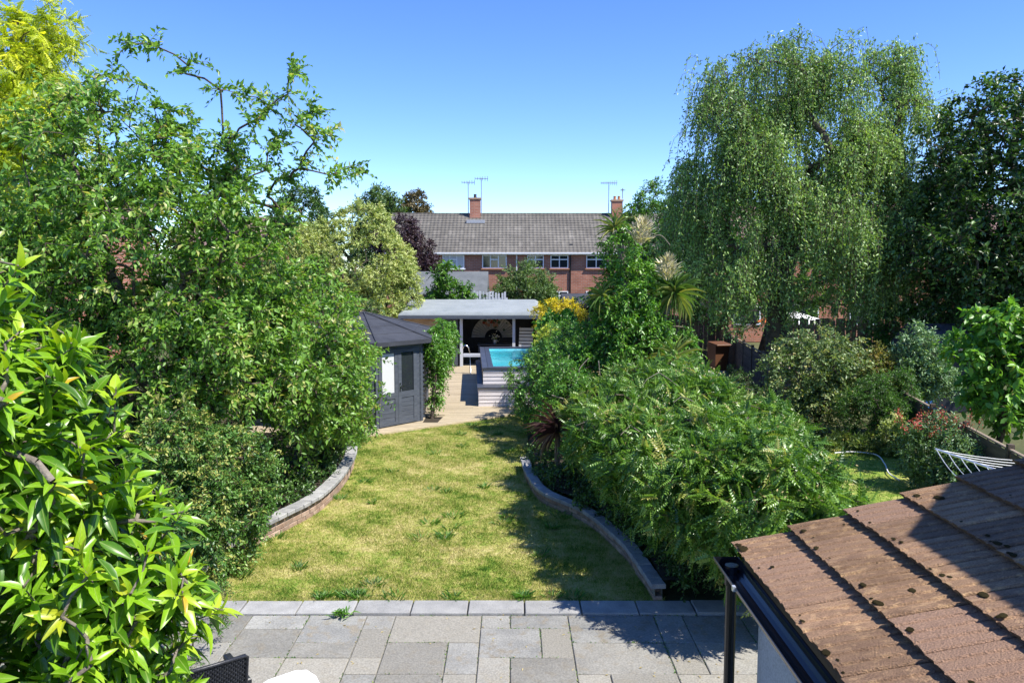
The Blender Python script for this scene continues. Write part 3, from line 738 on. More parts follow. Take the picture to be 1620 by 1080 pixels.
# wing of the house whose shadow falls on the extension roof
wing = thing('house_wing', 'two storey brick wing with steep gable beside the tiled extension', 'house', (3.6, 2.95, 0))
b = MB(); b.box(0, 4.6, -7, 0, 0, 4.9); b.build('wall', M['brickwing'], wing)
b = MB(); ez = 4.9; xr = 2.3; zr = ez + (xr + .07) * 1.12
V = [(-.08, .02, ez), (xr, .02, zr), (4.68, .02, ez), (-.08, -7.05, ez), (xr, -7.05, zr), (4.68, -7.05, ez)]
b.add(V, [(0, 2, 1), (3, 4, 5), (0, 1, 4, 3), (1, 2, 5, 4), (0, 3, 5, 2)]); b.build('roof', M['tilesred'], wing)

# ================================================================== patio furniture
def rattan_chair(loc, rz):
    t = thing('rattan_chair', 'black woven rattan garden chair at the bottom left of the patio', 'chair', loc, rz)
    # local: backrest along X at y=0, chair faces +y; height .9
    W, H = .52, .47; g = rngs(50)
    def bp(u, v):                                         # backrest plane, leaning back
        return (u * W - W / 2, -.10 * v * H / .47 - .012 * math.sin(PI * u) * 1.5, .42 + v * H)
    wv = MB()
    nu, nv = 30, 26
    for i in range(nv):                                   # horizontal strands, over and under
        row = []
        for j in range(nu * 2 + 1):
            u = j / (nu * 2); p = bp(u, (i + .5) / nv); row.append((p[0], p[1] + (.0048 if (j // 2 + i) % 2 else -.0048), p[2]))
        V = []; F = []
        for k, p in enumerate(row):
            V += [(p[0], p[1], p[2] - .0078), (p[0], p[1] - .002, p[2]), (p[0], p[1], p[2] + .0078)]
            if k: a = 3 * k; F += [(a - 3, a, a + 1, a - 2), (a - 2, a + 1, a + 2, a - 1)]
        wv.add(V, F)
    for j in range(nu):
        p0 = bp((j + .5) / nu, 0); p1 = bp((j + .5) / nu, 1); wv.box(p0[0] - .0055, p0[0] + .0055, -.001, .001, 0, 1, Matrix(((1, 0, 0, 0), (0, 1, p1[1] - p0[1], p0[1]), (0, 0, p1[2] - p0[2], p0[2]), (0, 0, 0, 1))))
    wv.build('weave', M['rattan'], t)
    MB().box(-W / 2 + .006, W / 2 - .006, .004, .008, 0, 1, Matrix(((1, 0, 0, 0), (0, 1, -.10, 0), (0, 0, .45, .43), (0, 0, 0, 1)))).build('back_panel', M['rattan'], t)
    fr = MB(); fr.tube([bp(0, -.3), bp(0, .5), bp(0, .97), bp(.03, 1.01), bp(.5, 1.015), bp(.97, 1.01), bp(1, .97), bp(1, .5), bp(1, -.3)], .015, 8); fr.build('back_frame', M['rattan'], t, True)
    MB().box(-.27, .27, -.02, .52, .36, .43, None, .01).build('seat', M['rattan'], t)
    for sx in (-1, 1):
        MB().box(sx * .285 - .03, sx * .285 + .03, -.02, .5, .62, .66, None, .01).build('armrest', M['rattan'], t)
        for yy in (.02, .48): MB().box(sx * .285 - .022, sx * .285 + .022, yy - .022, yy + .022, 0, .62).build('leg', M['rattan'], t)
    return t
rz = math.atan2(.3, .4)
rattan_chair((-2.27, 5.66, .002), rz)
def plastic_chair(loc, rz):
    t = thing('plastic_chair', 'white moulded plastic garden chair with rounded back beside the rattan chair', 'chair', loc, rz)
    W = .50
    prof = [(-.25, .40), (-.255, .70), (-.235, .80), (-.19, .845), (-.10, .862), (.10, .862), (.19, .845), (.235, .80), (.255, .70), (.25, .40)]
    V = []; F = []; n = len(prof)
    for dy in (0.0, .032):
        for x, z in prof: V.append((x, dy - (z - .4) * .55 + .35 * x * x, .06 + z * .92))
    F += [tuple(range(n)), tuple(range(2 * n - 1, n - 1, -1))] + [(i, n + i, n + (i + 1) % n, (i + 1) % n) for i in range(n)]
    MB().add(V, F).build('backrest', M['whiteplastic'], t)
    MB().box(-.25, .25, .02, .46, .38, .41, None, .012).build('seat', M['whiteplastic'], t)
    for sx in (-1, 1):
        MB().box(sx * .27 - .025, sx * .27 + .025, -.05, .42, .60, .625, None, .01).build('armrest', M['whiteplastic'], t)
        for yy in (.0, .43): MB().tube([(sx * .25, yy, .60 if yy else .42), (sx * .28, yy + (.03 if yy else -.05), 0)], [.026, .02], 6).build('leg', M['whiteplastic'], t)
plastic_chair((-1.52, 5.32, .002), rz + .05 + PI)

# ================================================================== summerhouse (five-sided, doors on the cut corner)
SH = Vector((-3.3, 20.6, 0.05))
sh = thing('summerhouse', 'dark grey timber summerhouse with glazed double doors on its cut corner', 'summerhouse', SH, R(3.0))
A_, B_ = Vector((-.05, -2.25)), Vector((.98, -1.22))          # ends of the door face, in local metres
FOOT = [(-2.0, -2.25), tuple(A_), tuple(B_), (.98, 1.7), (-2.0, 1.7)]
def wall_boards(p, q, z0, z1, parent, mat, skip=None, bh=.115, th=.03):
    p, q = Vector(p), Vector(q); L = (q - p).length; a = math.atan2(q.y - p.y, q.x - p.x); z = z0
    me = None
    while z < z1 - .02:
        h = min(bh, z1 - z) - .007
        if me is None or abs(h - (bh - .007)) > 1e-4:
            b = MB(); b.add([(0, -th, 0), (L, -th, 0), (L, 0, 0), (0, 0, 0), (0, -th, h - .012), (L, -th, h - .012), (L, -th + .010, h), (0, -th + .010, h), (L, 0, h), (0, 0, h)],
                            [(0, 1, 5, 4), (4, 5, 6, 7), (7, 6, 8, 9), (3, 2, 1, 0), (2, 3, 9, 8), (0, 4, 7, 9, 3), (1, 2, 8, 6, 5)])
            me = fastmesh('board', b.v, b.f, mat)
        o = link('board', me, parent); o.location = (p.x, p.y, z); o.rotation_euler = (0, 0, a); z += bh
core = MB().prism([(x * .97, y * .97) for x, y in FOOT], 0, 2.0).build('wall', M['greypaint'], sh)
for p, q in ((FOOT[0], FOOT[1]), (FOOT[2], FOOT[3])): wall_boards(p, q, 0, 2.0, core, M['greypaint'])
# interlocking log ends at the corner
for z in np.arange(0, 1.95, .115):
    MB().box(-.03, .03, -.11, .0, 0, .10).build('log_end', M['greypaint'], core).location = (B_.x - .02, B_.y - .02, z)
    o = MB().box(-.035, .075, -.03, .03, 0, .05).build('log_end', M['greypaint'], core); o.location = (B_.x, B_.y + .09, z + .055)
# doors
dv = (B_ - A_); DL = dv.length; da = math.atan2(dv.y, dv.x)
df = empty('door_frame_holder'); bpy.data.objects.remove(df)
def door_part(name, mat, boxes, parent, ch=0):
    b = MB()
    for q in boxes: b.box(*q, None, ch)
    o = b.build(name, mat, parent); o.location = (A_.x, A_.y, 0); o.rotation_euler = (0, 0, da); return o
door_part('door_frame', M['greypaint'], [(0, .08, -.07, 0, 0, 1.92), (DL - .2, DL, -.07, 0, 0, 1.92), (.08, DL - .2, -.07, 0, 1.84, 1.92)], sh)
dw = (DL - .28) / 2
for k in range(2):
    x0 = .08 + k * dw; x1 = x0 + dw - .006; s = .10
    d_ = door_part('door', M['greypaint'], [(x0, x0 + s, -.085, -.03, .02, 1.835), (x1 - s, x1, -.085, -.03, .02, 1.835), (x0 + s, x1 - s, -.085, -.03, .02, .10), (x0 + s, x1 - s, -.085, -.03, .66, .80), (x0 + s, x1 - s, -.085, -.03, 1.75, 1.835)], sh)
    def sub(name, mat, q):
        o = MB().box(*q).build(name, mat, d_); return o
    sub('pane', M['netglass'] if k == 0 else M['glass'], (x0 + s, x1 - s, -.062, -.055, .80, 1.75))
    for i in range(5): sub('panel_board', M['greypaint'], (x0 + s, x1 - s, -.070 - .004 * (i % 2), -.05, .10 + i * .112, .10 + i * .112 + .106))
    if k == 1:
        sub('handle', M['steel'], (x0 + .03, x0 + .06, -.10, -.085, .82, 1.02)); sub('handle', M['steel'], (x0 + .035, x0 + .15, -.125, -.11, .93, .95))
# felt roof with hips
c = Vector((-.55, -.1)); zt, ze = 2.62, 2.03; ov = .26
ER = []
n = len(FOOT)
for i in range(n):
    p0, p1, p2 = [Vector(FOOT[(i + k) % n]) for k in (-1, 0, 1)]
    d1 = (p1 - p0).normalized(); d2 = (p2 - p1).normalized(); n1 = Vector((d1.y, -d1.x)); n2 = Vector((d2.y, -d2.x))
    bis = (n1 + n2); bis = bis / bis.length_squared * 2 * ov / 1.0 * .5 * 2 if bis.length > 0 else n1 * ov
    ER.append(p1 + bis * .5 if False else p1 + (n1 + n2).normalized() * ov / max(.4, math.cos((n1.angle(n2)) / 2)))
rs = MB(); V = [(p.x, p.y, ze) for p in ER] + [(p.x, p.y, ze - .09) for p in ER] + [(c.x, c.y, zt)]
rs.add(V, [(i, (i + 1) % n, 2 * n) for i in range(n)] + [(i, n + i, n + (i + 1) % n, (i + 1) % n) for i in range(n)] + [tuple(range(2 * n - 1, n - 1, -1))])
rf = rs.build('roof', M['felt'], sh)
for i in range(n):                                            # overlapping felt strips, three to a side
    a, b2 = ER[i], ER[(i + 1) % n]
    for j in range(4):
        t0, t1 = j / 4, (j + 1.06) / 4 if j < 3 else .97
        q = [(a * (1 - t0) + c * t0, ze + (zt - ze) * t0), (b2 * (1 - t0) + c * t0, ze + (zt - ze) * t0), (b2 * (1 - t1) + c * t1, ze + (zt - ze) * t1), (a * (1 - t1) + c * t1, ze + (zt - ze) * t1)]
        lift = (.014, .014, .004, .004)
        m_ = MB(); m_.add([(p.x, p.y, z + l) for (p, z), l in zip(q, lift)] + [(p.x, p.y, z - .002) for (p, z) in q], [(0, 1, 2, 3), (0, 4, 5, 1), (1, 5, 6, 2), (3, 7, 4, 0), (7, 6, 5, 4)]); m_.build('felt_strip', M['felt'], rf)
    hp = MB(); hp.tube([(a.x, a.y, ze + .018), (c.x, c.y, zt + .018)], .022, 6); hp.build('hip_cap', M['felt'], rf)

# ================================================================== raised pool with surround
pool = thing('raised_pool', 'raised swim pool with pale board cladding, dark rim and turquoise water', 'pool', (-.92, 21.4, .05), R(3.0))
PW, PL = 3.9, 6.4
U0, US = .14, .52                                            # set-back of the upper tier on the side and in front
ZL, ZU = .53, 1.0
def clad(x0, x1, y0, y1, z0, z1, parent, name):
    nb = int(round((z1 - z0) / .104)); h = (z1 - z0) / nb
    o_ = MB().box(x0 + .02, x1 - .02, y0 + .02, y1 - .02, z0, z1).build(name, M['poolrim'], parent)
    for i in range(nb):
        za = z0 + i * h
        b = MB(); b.add([(x0, y0, za + .008), (x1, y0, za + .008), (x1, y0 + .012, za + h), (x0, y0 + .012, za + h), (x0, y0 + .03, za + .008), (x1, y0 + .03, za + .008), (x0, y0 + .03, za + h), (x1, y0 + .03, za + h)],
                        [(0, 1, 2, 3), (0, 4, 5, 1), (3, 2, 7, 6), (0, 3, 6, 4), (1, 5, 7, 2)]); b.build('cladding_board', M['poolboard'], o_)
        b = MB(); b.add([(x0, y0, za + .008), (x0, y1, za + .008), (x0 + .012, y1, za + h), (x0 + .012, y0, za + h), (x0 + .03, y0, za + .008), (x0 + .03, y1, za + .008), (x0 + .03, y1, za + h), (x0 + .03, y0, za + h)],
                        [(3, 2, 1, 0), (0, 1, 5, 4), (3, 7, 6, 2), (0, 4, 7, 3), (1, 2, 6, 5)]); b.build('cladding_board', M['poolboard'], o_)
    return o_
clad(0, PW, 0, PL, -.02, ZL - .04, pool, 'lower_tier')
st_ = MB().box(-.03, PW, -.03, US + .02, ZL - .04, ZL, None, .005).build('step_board', M['poolrim'], pool)
MB().box(-.03, U0 + .02, US + .024, PL, ZL - .04, ZL, None, .005).build('step_board', M['poolrim'], pool)
ut = MB()
TH = .10                                                     # tier walls leave the basin open
ux0, uy0, ux1, uy1 = U0, US, PW - .05, PL
# upper tier cladding as four thin walls
for i in range(5):
    h = (ZU - ZL - .05) / 4
    if i == 4: break
    za = ZL + i * h
    b = MB(); b.add([(ux0, uy0, za + .006), (ux1, uy0, za + .006), (ux1, uy0 + .012, za + h), (ux0, uy0 + .012, za + h), (ux0, uy0 + .03, za + .006), (ux1, uy0 + .03, za + .006), (ux0, uy0 + .03, za + h), (ux1, uy0 + .03, za + h)],
                    [(0, 1, 2, 3), (0, 4, 5, 1), (3, 2, 7, 6), (0, 3, 6, 4), (1, 5, 7, 2)]); b.build('cladding_board', M['poolboard'], pool)
MB().box(ux0, ux0 + .03, uy0 + .032, uy1, ZL, ZU - .05).build('side_panel', M['poolrim'], pool)
MB().box(ux0 + .031, ux1, uy1 - .05, uy1, ZL, ZU - .05).build('side_panel', M['poolrim'], pool)
for k, (x0, x1, y0, y1) in enumerate(((ux0 - .03, ux0 + .13, uy0 - .03, uy1), (ux0 + .135, ux0 + .29, uy0 - .03, uy1), (ux0 + .292, ux1, uy0 - .03, uy0 + .12), (ux0 + .292, ux1, uy0 + .125, uy0 + .26), (ux0 + .292, ux1, uy1 - .28, uy1), (ux1 - .3, ux1, uy0 + .262, uy1 - .282))):
    MB().box(x0, x1, y0, y1, ZU - .05 + .001 * k, ZU + .001 * k, None, .005).build('rim_board', M['poolrim'], pool)
# basin walls, floor and water
m_, N_, L__, P_ = newmat('pool_liner'); tc = N_.new('ShaderNodeTexCoord'); nn = noise(N_, L__, .55, 3, tc.outputs['Object'])
vo = N_.new('ShaderNodeTexVoronoi'); vo.feature = 'DISTANCE_TO_EDGE'; vo.inputs['Scale'].default_value = 2.3; L__.new(tc.outputs['Object'], vo.inputs['Vector'])
rr = ramp(N_, [(.35, (.10, .52, .62)), (.55, (.30, .70, .76)), (.68, (.66, .86, .88))]); L__.new(nn.outputs[0], rr.inputs[0]); L__.new(rr.outputs[0], P_.inputs['Base Color']); P_.inputs['Roughness'].default_value = .3
M['liner'] = m_
wx0, wx1, wy0, wy1 = ux0 + .29, ux1 - .3, uy0 + .26, uy1 - .28
b = MB(); b.add([(wx0, wy0, ZU - .05), (wx1, wy0, ZU - .05), (wx1, wy1, ZU - .05), (wx0, wy1, ZU - .05), (wx0, wy0, ZU - .32), (wx1, wy0, ZU - .32), (wx1, wy1, ZU - .32), (wx0, wy1, ZU - .32)],
                [(4, 5, 6, 7), (0, 4, 7, 3), (1, 2, 6, 5), (0, 1, 5, 4), (2, 3, 7, 6)]); b.build('basin', M['liner'], pool)
wm, WN, WL, WP = newmat('pool_water'); WP.inputs['Base Color'].default_value = (.45, .88, .95, 1); WP.inputs['Roughness'].default_value = .03
WP.inputs['Transmission Weight'].default_value = 1.0; WP.inputs['IOR'].default_value = 1.33
wn_ = noise(WN, WL, 3.0, 3); tcw = WN.new('ShaderNodeTexCoord'); WL.new(tcw.outputs['Object'], wn_.inputs['Vector'])
wb = WN.new('ShaderNodeBump'); wb.inputs['Strength'].default_value = .12; wb.inputs['Distance'].default_value = .05; WL.new(wn_.outputs[0], wb.inputs['Height']); WL.new(wb.outputs[0], WP.inputs['Normal'])
# shadows pass the water so that the lit liner shows
tr = WN.new('ShaderNodeBsdfTransparent'); tr.inputs[0].default_value = (.75, .95, .98, 1); gl = WN.new('ShaderNodeBsdfGlossy'); gl.inputs['Roughness'].default_value = .04; WL.new(wb.outputs[0], gl.inputs['Normal'])
fz = WN.new('ShaderNodeFresnel'); fz.inputs[0].default_value = 1.33; WL.new(wb.outputs[0], fz.inputs['Normal']); ms = WN.new('ShaderNodeMixShader'); WL.new(fz.outputs[0], ms.inputs[0]); WL.new(tr.outputs[0], ms.inputs[1]); WL.new(gl.outputs[0], ms.inputs[2]); WL.new(ms.outputs[0], WN['Material Output'].inputs[0])
b = MB(); b.add([(wx0, wy0, ZU - .085), (wx1, wy0, ZU - .085), (wx1, wy1, ZU - .085), (wx0, wy1, ZU - .085)], [(0, 1, 2, 3)]); b.build('water', wm, pool)
# ladder rail at the far left corner
t = thing('pool_ladder', 'stainless steel handrail beside the far corner of the pool', 'handrail', (-1.5, 28.2, .05))
MB().tube([(0, 0, 0), (0, 0, .75), (-.06, 0, .95), (-.16, 0, 1.02), (-.24, 0, .98), (-.26, 0, .9)], .022, 8).build('rail', M['steel'], t, True)
MB().box(-.25, .62, -.03, .03, .60, .72, None, .01).build('crossbar', M['postgrey'], t)

# ================================================================== open poolside shelter
SX, SY = -4.2, 30.3
shl = thing('pool_shelter', 'open poolside shelter with pale grey sloping roof and black back wall', 'shelter', (SX, SY, .05))
RW, RD = 5.2, 3.0; rz0, rz1 = 2.02, 2.40
def slope_slab(x0, x1, y0, y1, za, zb, th):
    b = MB(); c = .14
    V = []
    for dz, ins in ((-th, 0), (-.02, 0), (.06, c)):
        V += [(x0 + ins, y0 + ins * .3, za + dz), (x1 - ins, y0 + ins * .3, za + dz), (x1 - ins, y1 - ins * .3, zb + dz), (x0 + ins, y1 - ins * .3, zb + dz)]
    F = [(3, 2, 1, 0), (8, 9, 10, 11)]
    for a in (0, 4):
        for i in range(4): F.append((a + i, a + (i + 1) % 4, a + 4 + (i + 1) % 4, a + 4 + i))
    return b.add(V, F)
rfo = slope_slab(-.12, RW + .1, -.35, RD, rz0, rz1, .05).build('roof', M['feltlight'], shl)
MB().box(-.12, RW + .1, -.36, -.32, rz0 - .17, rz0 - .045).build('fascia', M['greypaint'], rfo)
for xx in (2.25, 4.27): MB().box(xx - .055, xx + .055, -.02, .09, -.02, rz0 - .05).build('post', M['postgrey'], shl)
bk = MB().box(-.05, RW, RD - .1, RD - .05, 0, rz1 - .06).build('back_wall', M['black'], shl)
for i in range(14): MB().box(2.1 + i * .22, 2.1 + i * .22 + .212, RD - .125, RD - .101, 0, rz1 - .07).build('board', M['black'], bk)
MB().box(RW - .05, RW, 1.0, RD - .13, 0, rz1 - .2).build('side_wall', M['black'], shl)
MB().box(-.05, 0, 0, RD - .13, 0, rz0 - .06).build('side_wall', M['black'], shl)
fw = MB().box(0.002, 2.12, .05, .09, 0, rz0 - .06).build('store_front', M['greypaint'], shl)
for i in range(9): MB().box(.01 + i * .235, .01 + i * .235 + .225, .028, .048, 0.0, (1.2 if i < 7 else 1.9)).build('board', M['greypaint'] if i < 8 else M['greypaint'], fw)
MB().box(.02, 1.62, .03, .048, 1.22, 1.93).build('bamboo_screen', M['tan'], shl)
MB().box(2.125, 2.16, .095, RD - .13, 0, rz0 - .06).build('partition', M['black'], shl)
# painted fan on the back wall
fan = thing('wall_fan', 'large cream half-round folding fan with painted flowers on the black wall', 'wall fan', (SX + 3.42, SY + RD - .16, .92))
M['fanpaper'] = surf('fan_paper', (.50, .47, .43), (.62, .58, .53), 6, .85, .05, 60, .1)
NF = 22
for k in range(NF):
    a0 = PI * k / NF; a1 = PI * (k + 1) / NF; am = (a0 + a1) / 2; V = []
    for r_ in (.36, .92):
        V += [(math.cos(a0) * r_, 0, math.sin(a0) * r_), (math.cos(am) * r_, -.018, math.sin(am) * r_), (math.cos(a1) * r_, 0, math.sin(a1) * r_)]
    V += [(v[0], v[1] + .004, v[2]) for v in V]
    MB().add(V, [(0, 1, 4, 3), (1, 2, 5, 4), (6, 9, 10, 7), (7, 10, 11, 8), (3, 4, 10, 9), (4, 5, 11, 10), (0, 6, 7, 1), (1, 7, 8, 2)]).build('fold', M['fanpaper'], fan)
    MB().tube([(math.cos(a0) * .10, .004, math.sin(a0) * .10), (math.cos(a0) * .94, -.004, math.sin(a0) * .94)], .006, 4).build('rib', M['black'], fan)
g = rngs(61); fm = [plain('fan_paint_red', (.35, .07, .04), .8), plain('fan_paint_green', (.07, .12, .06), .8), plain('fan_paint_peach', (.55, .28, .18), .8)]
for i in range(30):
    a = PI / 2 + g.normal() * .42; r_ = g.uniform(.45, .84); s = g.uniform(.03, .075); n = 7
    V = [(math.cos(a) * r_ + math.cos(q) * s, -.024 - .0006 * i, math.sin(a) * r_ + math.sin(q) * s) for q in np.linspace(0, 2 * PI, n, endpoint=False) + g.random()]
    MB().add(V + [(v[0], v[1] + .001, v[2]) for v in V], [tuple(range(n)), tuple(range(2 * n - 1, n - 1, -1))]).build('painted_flower', fm[0 if i % 3 == 0 else 1 if i % 3 == 1 else 2], fan)
# table with potted white flowers inside, slatted seat
t = thing('shelter_table', 'dark low table under the fan in the shelter', 'table', (SX + 3.5, SY + 1.9, .05))
MB().box(-.7, .7, -.35, .35, .66, .70, None, .01).build('table_top', M['greypaint'], t)
for sx in (-.64, .64):
    for sy in (-.3, .3): MB().box(sx - .03, sx + .03, sy - .03, sy + .03, 0, .66).build('leg', M['greypaint'], t)
t = thing('potted_flowers', 'small pot of white flowers on the dark shelter table', 'potted plant', (SX + 3.5, SY + 1.85, .752))
MB().tube([(0, 0, 0), (0, 0, .1), (0, 0, .16)], [.06, .08, .085], 10).build('pot', M['postgrey'], t)
n = 40; g = rngs(62); p = g.normal(size=(n, 3)) * np.array([.09, .06, .07]) + np.array([0, 0, .27]); leafobj('flowers', TO, p, g.normal(size=(n, 3)), g.normal(size=(n, 3)) + np.array([0, 0, 1]), np.full(n, .07), np.full(n, .06), g.random(n), M['l_whitefl'], t)
n = 40; p = g.normal(size=(n, 3)) * np.array([.06, .05, .05]) + np.array([0, 0, .19]); leafobj('leaves', TO, p, g.normal(size=(n, 3)) + np.array([0, 0, .6]), g.normal(size=(n, 3)) + np.array([0, 0, 1]), np.full(n, .08), np.full(n, .04), g.random(n), M['l_mid'], t)
t = thing('steamer_chair', 'pale slatted folding chair at the right end of the shelter', 'chair', (SX + 4.75, SY + 1.3, .05), R(-8))
for i in range(6): MB().box(-.28, .28, 0, .03, 0, .10).build('slat', M['postgrey'], t).location = (.0, .04 * i, .62 + i * .13)
MB().box(-.28, .28, -.5, .02, .40, .44).build('seat', M['postgrey'], t)
for sx in (-.26, .26):
    MB().tube([(sx, -.02, 0), (sx, .05, .6), (sx, .26, 1.42)], .02, 6).build('frame', M['fence'], t); MB().tube([(sx, -.46, 0), (sx, -.46, .42)], .02, 6).build('leg', M['fence'], t)
# dark shoe-like pad on the deck
t = tag(MB().box(-.16, .16, -.05, .05, 0, .035, None, .012).build('door_stop', M['black']), 'small black pad lying on the deck', 'pad'); t.location = (-2.28, 23.6, .046)
# planting hole
sheet('planting_hole', [(-2.2, 19.1), (-1.7, 19.1), (-1.6, 20.25), (-2.2, 20.25)], .022, M['soil'])

# ================================================================== the terrace across the end
TY = 60.0; TX = -9.5; TWD = 26.0; EAV = 5.05; RID = 8.15; DEP = 8.6
ter = thing('terraced_house', 'long red brick terrace with grey tiled roof across the end of the gardens', 'house', (TX, TY, 0))
wl_ = MB().box(0, TWD, 0, DEP, 0, EAV).build('wall', M['brickfar'], ter)
gb = MB(); gb.add([(0, 0, EAV), (0, DEP, EAV), (0, DEP / 2, RID - .15), (TWD, 0, EAV), (TWD, DEP, EAV), (TWD, DEP / 2, RID - .15)], [(0, 2, 1), (3, 4, 5), (0, 3, 5, 2), (1, 2, 5, 4)]); gb.build('gable', M['brickfar'], ter)
rb = MB(); nc = 16
for sgn in (0, 1):
    for i in range(nc):
        t0 = i / nc; t1 = (i + 1.12) / nc
        if i == nc - 1: t1 = 1.0
        yy = [(-.3 + (DEP / 2 + .3) * t, EAV - .12 + (RID - EAV + .12) * t) for t in (t0, t1)]
        if sgn: yy = [(DEP - y, z) for y, z in yy]
        (ya, za), (yb, zb) = yy
        V = [(-.15, ya, za + .07), (TWD + .15, ya, za + .07), (TWD + .15, yb, zb + .01), (-.15, yb, zb + .01), (-.15, ya, za), (TWD + .15, ya, za)]
        rb.add(V, [(0, 1, 2, 3), (4, 5, 1, 0)] if not sgn else [(3, 2, 1, 0), (0, 1, 5, 4)])
M['tilesrow'] = None
def tilerow():
    m, N, L, P = newmat('far_interlocking_tiles'); tc = N.new('ShaderNodeTexCoord'); v = tc.outputs['Object']
    sp = N.new('ShaderNodeSeparateXYZ'); L.new(v, sp.inputs[0])
    mp = N.new('ShaderNodeMapping'); mp.inputs['Scale'].default_value = (3.3, 2.2, 2.2); L.new(v, mp.inputs[0])
    sn = N.new('ShaderNodeVectorMath'); sn.operation = 'FLOOR'; L.new(mp.outputs[0], sn.inputs[0])
    wn2 = N.new('ShaderNodeTexWhiteNoise'); wn2.noise_dimensions = '3D'; L.new(sn.outputs[0], wn2.inputs['Vector'])
    n1 = noise(N, L, .35, 5, v); n2 = noise(N, L, 11, 3, v)
    r = ramp(N, [(.3, (.105, .095, .08)), (.7, (.155, .142, .12))]); L.new(n1.outputs[0], r.inputs[0])
    r2 = ramp(N, [(.0, (.86, .86, .86)), (.9, (1.08, 1.08, 1.08)), (1, (1.35, 1.35, 1.35))]); L.new(wn2.outputs[0], r2.inputs[0])
    r3 = ramp(N, [(.3, (.8, .8, .8)), (.62, (1.1, 1.1, 1.1)), (.74, (1.7, 1.7, 1.65))]); L.new(n2.outputs[0], r3.inputs[0])
    col = mixrgb(N, L, mixrgb(N, L, r.outputs[0], r2.outputs[0], 1, 'MULTIPLY'), r3.outputs[0], 1, 'MULTIPLY'); L.new(col, P.inputs['Base Color']); P.inputs['Roughness'].default_value = .9
    w = N.new('ShaderNodeTexWave'); w.inputs['Scale'].default_value = 1.05; w.bands_direction = 'X'; L.new(v, w.inputs['Vector'])
    b = N.new('ShaderNodeBump'); b.inputs['Strength'].default_value = .5; b.inputs['Distance'].default_value = .06; L.new(w.outputs[0], b.inputs['Height']); L.new(b.outputs[0], P.inputs['Normal'])
    return m
M['tilesrow'] = tilerow()
rf = rb.build('roof', M['tilesrow'], ter)
MB().tube([(-.15, DEP / 2, RID + .02), (TWD + .15, DEP / 2, RID + .02)], .09, 6).build('ridge', M['tilesrow'], ter)
for i in range(3): MB().box(14.5 + i * 1.75 - (.6 if i == 0 else 0), 14.72 + i * 1.75 - (.6 if i == 0 else 0), .55, .75, EAV + .35, EAV + .62).build('roof_vent', M['felt'], ter)
MB().box(-.1, TWD + .1, -.46, -.34, EAV - .15, EAV - .05).build('gutter', M['white'], ter)
MB().box(-.1, TWD + .1, -.32, -.02, EAV - .22, EAV - .12).build('soffit', M['white'], ter)
MB().tube([(9.85, -.08, .1), (9.85, -.08, EAV - .1)], .05, 6).build('downpipe', M['white'], ter)
MB().tube([(13.9, -.08, .1), (13.9, -.08, EAV - .1)], .05, 6).build('downpipe', M['blackplastic'], ter)
def far_window(x0, x1, z0, z1, lights, net=False):
    w = MB(); f = .07
    w.box(x0, x1, -.07, -.005, z0, z0 + f); w.box(x0, x1, -.07, -.005, z1 - f, z1)
    for i in range(lights + 1):
        xx = x0 + (x1 - x0 - f) * i / lights; w.box(xx, xx + f, -.07, -.005, z0 + f, z1 - f)
    for i in range(lights):
        xa = x0 + f + (x1 - x0 - f) * i / lights; xb = xa + (x1 - x0 - f) / lights - f
        if lights < 3 or i == 1: w.box(xa, xb, -.068, -.005, z1 - .38, z1 - .30)
    o = w.build('window', M['white'], ter)
    for i in range(lights):
        xa = x0 + f + (x1 - x0 - f) * i / lights; xb = xa + (x1 - x0 - f) / lights - f
        MB().box(xa, xb, -.035, -.03, z0 + f, z1 - f).build('pane', M['netglass'] if net and i < lights else M['glass'], o)
    MB().box(x0 - .08, x1 + .08, -.14, -.004, z0 - .09, z0 - .004).build('sill', M['terracotta'] if not net else M['white'], o)
for x0, x1, l, net in ((4.25, 5.9, 3, True), (7.25, 9.1, 3, False), (10.65, 11.9, 2, False), (12.4, 13.75, 2, False), (15.1, 16.6, 2, False), (18.5, 20, 2, False)):
    far_window(x0, x1, 3.82, 4.82, l, net)
    far_window(x0, x1, 1.0, 2.1, l, False)
def chimney(x, y, w, z0, z1, mat, parent, pots=1, name='chimney'):
    c_ = MB(); c_.box(x - w / 2, x + w / 2, y - .35, y + .35, z0, z1); o = c_.build(name, mat, parent)
    MB().box(x - w / 2 - .07, x + w / 2 + .07, y - .42, y + .42, z1 + .002, z1 + .12).build('cap', M['tan'], o)
    for k in range(pots):
        xx = x + (k - (pots - 1) / 2) * .34; MB().tube([(xx, y, z1 + .12), (xx, y, z1 + .3), (xx, y, z1 + .42)], [.13, .11, .12], 8).build('chimney_pot', M['terracotta'] if pots > 1 else M['felt'], o)
    return o
def aerial(x, y, z0, z1, parent, yaw=0, n=6, ln=1.0):
    b = MB(); b.tube([(x, y, z0), (x, y, z1)], .034, 5)
    dx, dy = math.cos(yaw), math.sin(yaw)
    b.tube([(x - dx * ln / 2, y - dy * ln / 2, z1 - .05), (x + dx * ln / 2, y + dy * ln / 2, z1 - .05)], .026, 4)
    for k in range(n):
        q = -ln / 2 + ln * k / (n - 1); s = .12 + .16 * k / n
        b.tube([(x + dx * q - dy * s, y + dy * q + dx * s, z1 - .05), (x + dx * q + dy * s, y + dy * q - dx * s, z1 - .05)], .018, 4)
        b.tube([(x + dx * q, y + dy * q, z1 - .05 - s * .8), (x + dx * q, y + dy * q, z1 - .05 + s * .8)], .018, 4)
    return b.build('aerial', M['aerial'], parent)
ch1 = chimney(6.55, DEP / 2 - .2, .85, RID - .7, RID + 1.15, M['brickfar'], ter, 1)
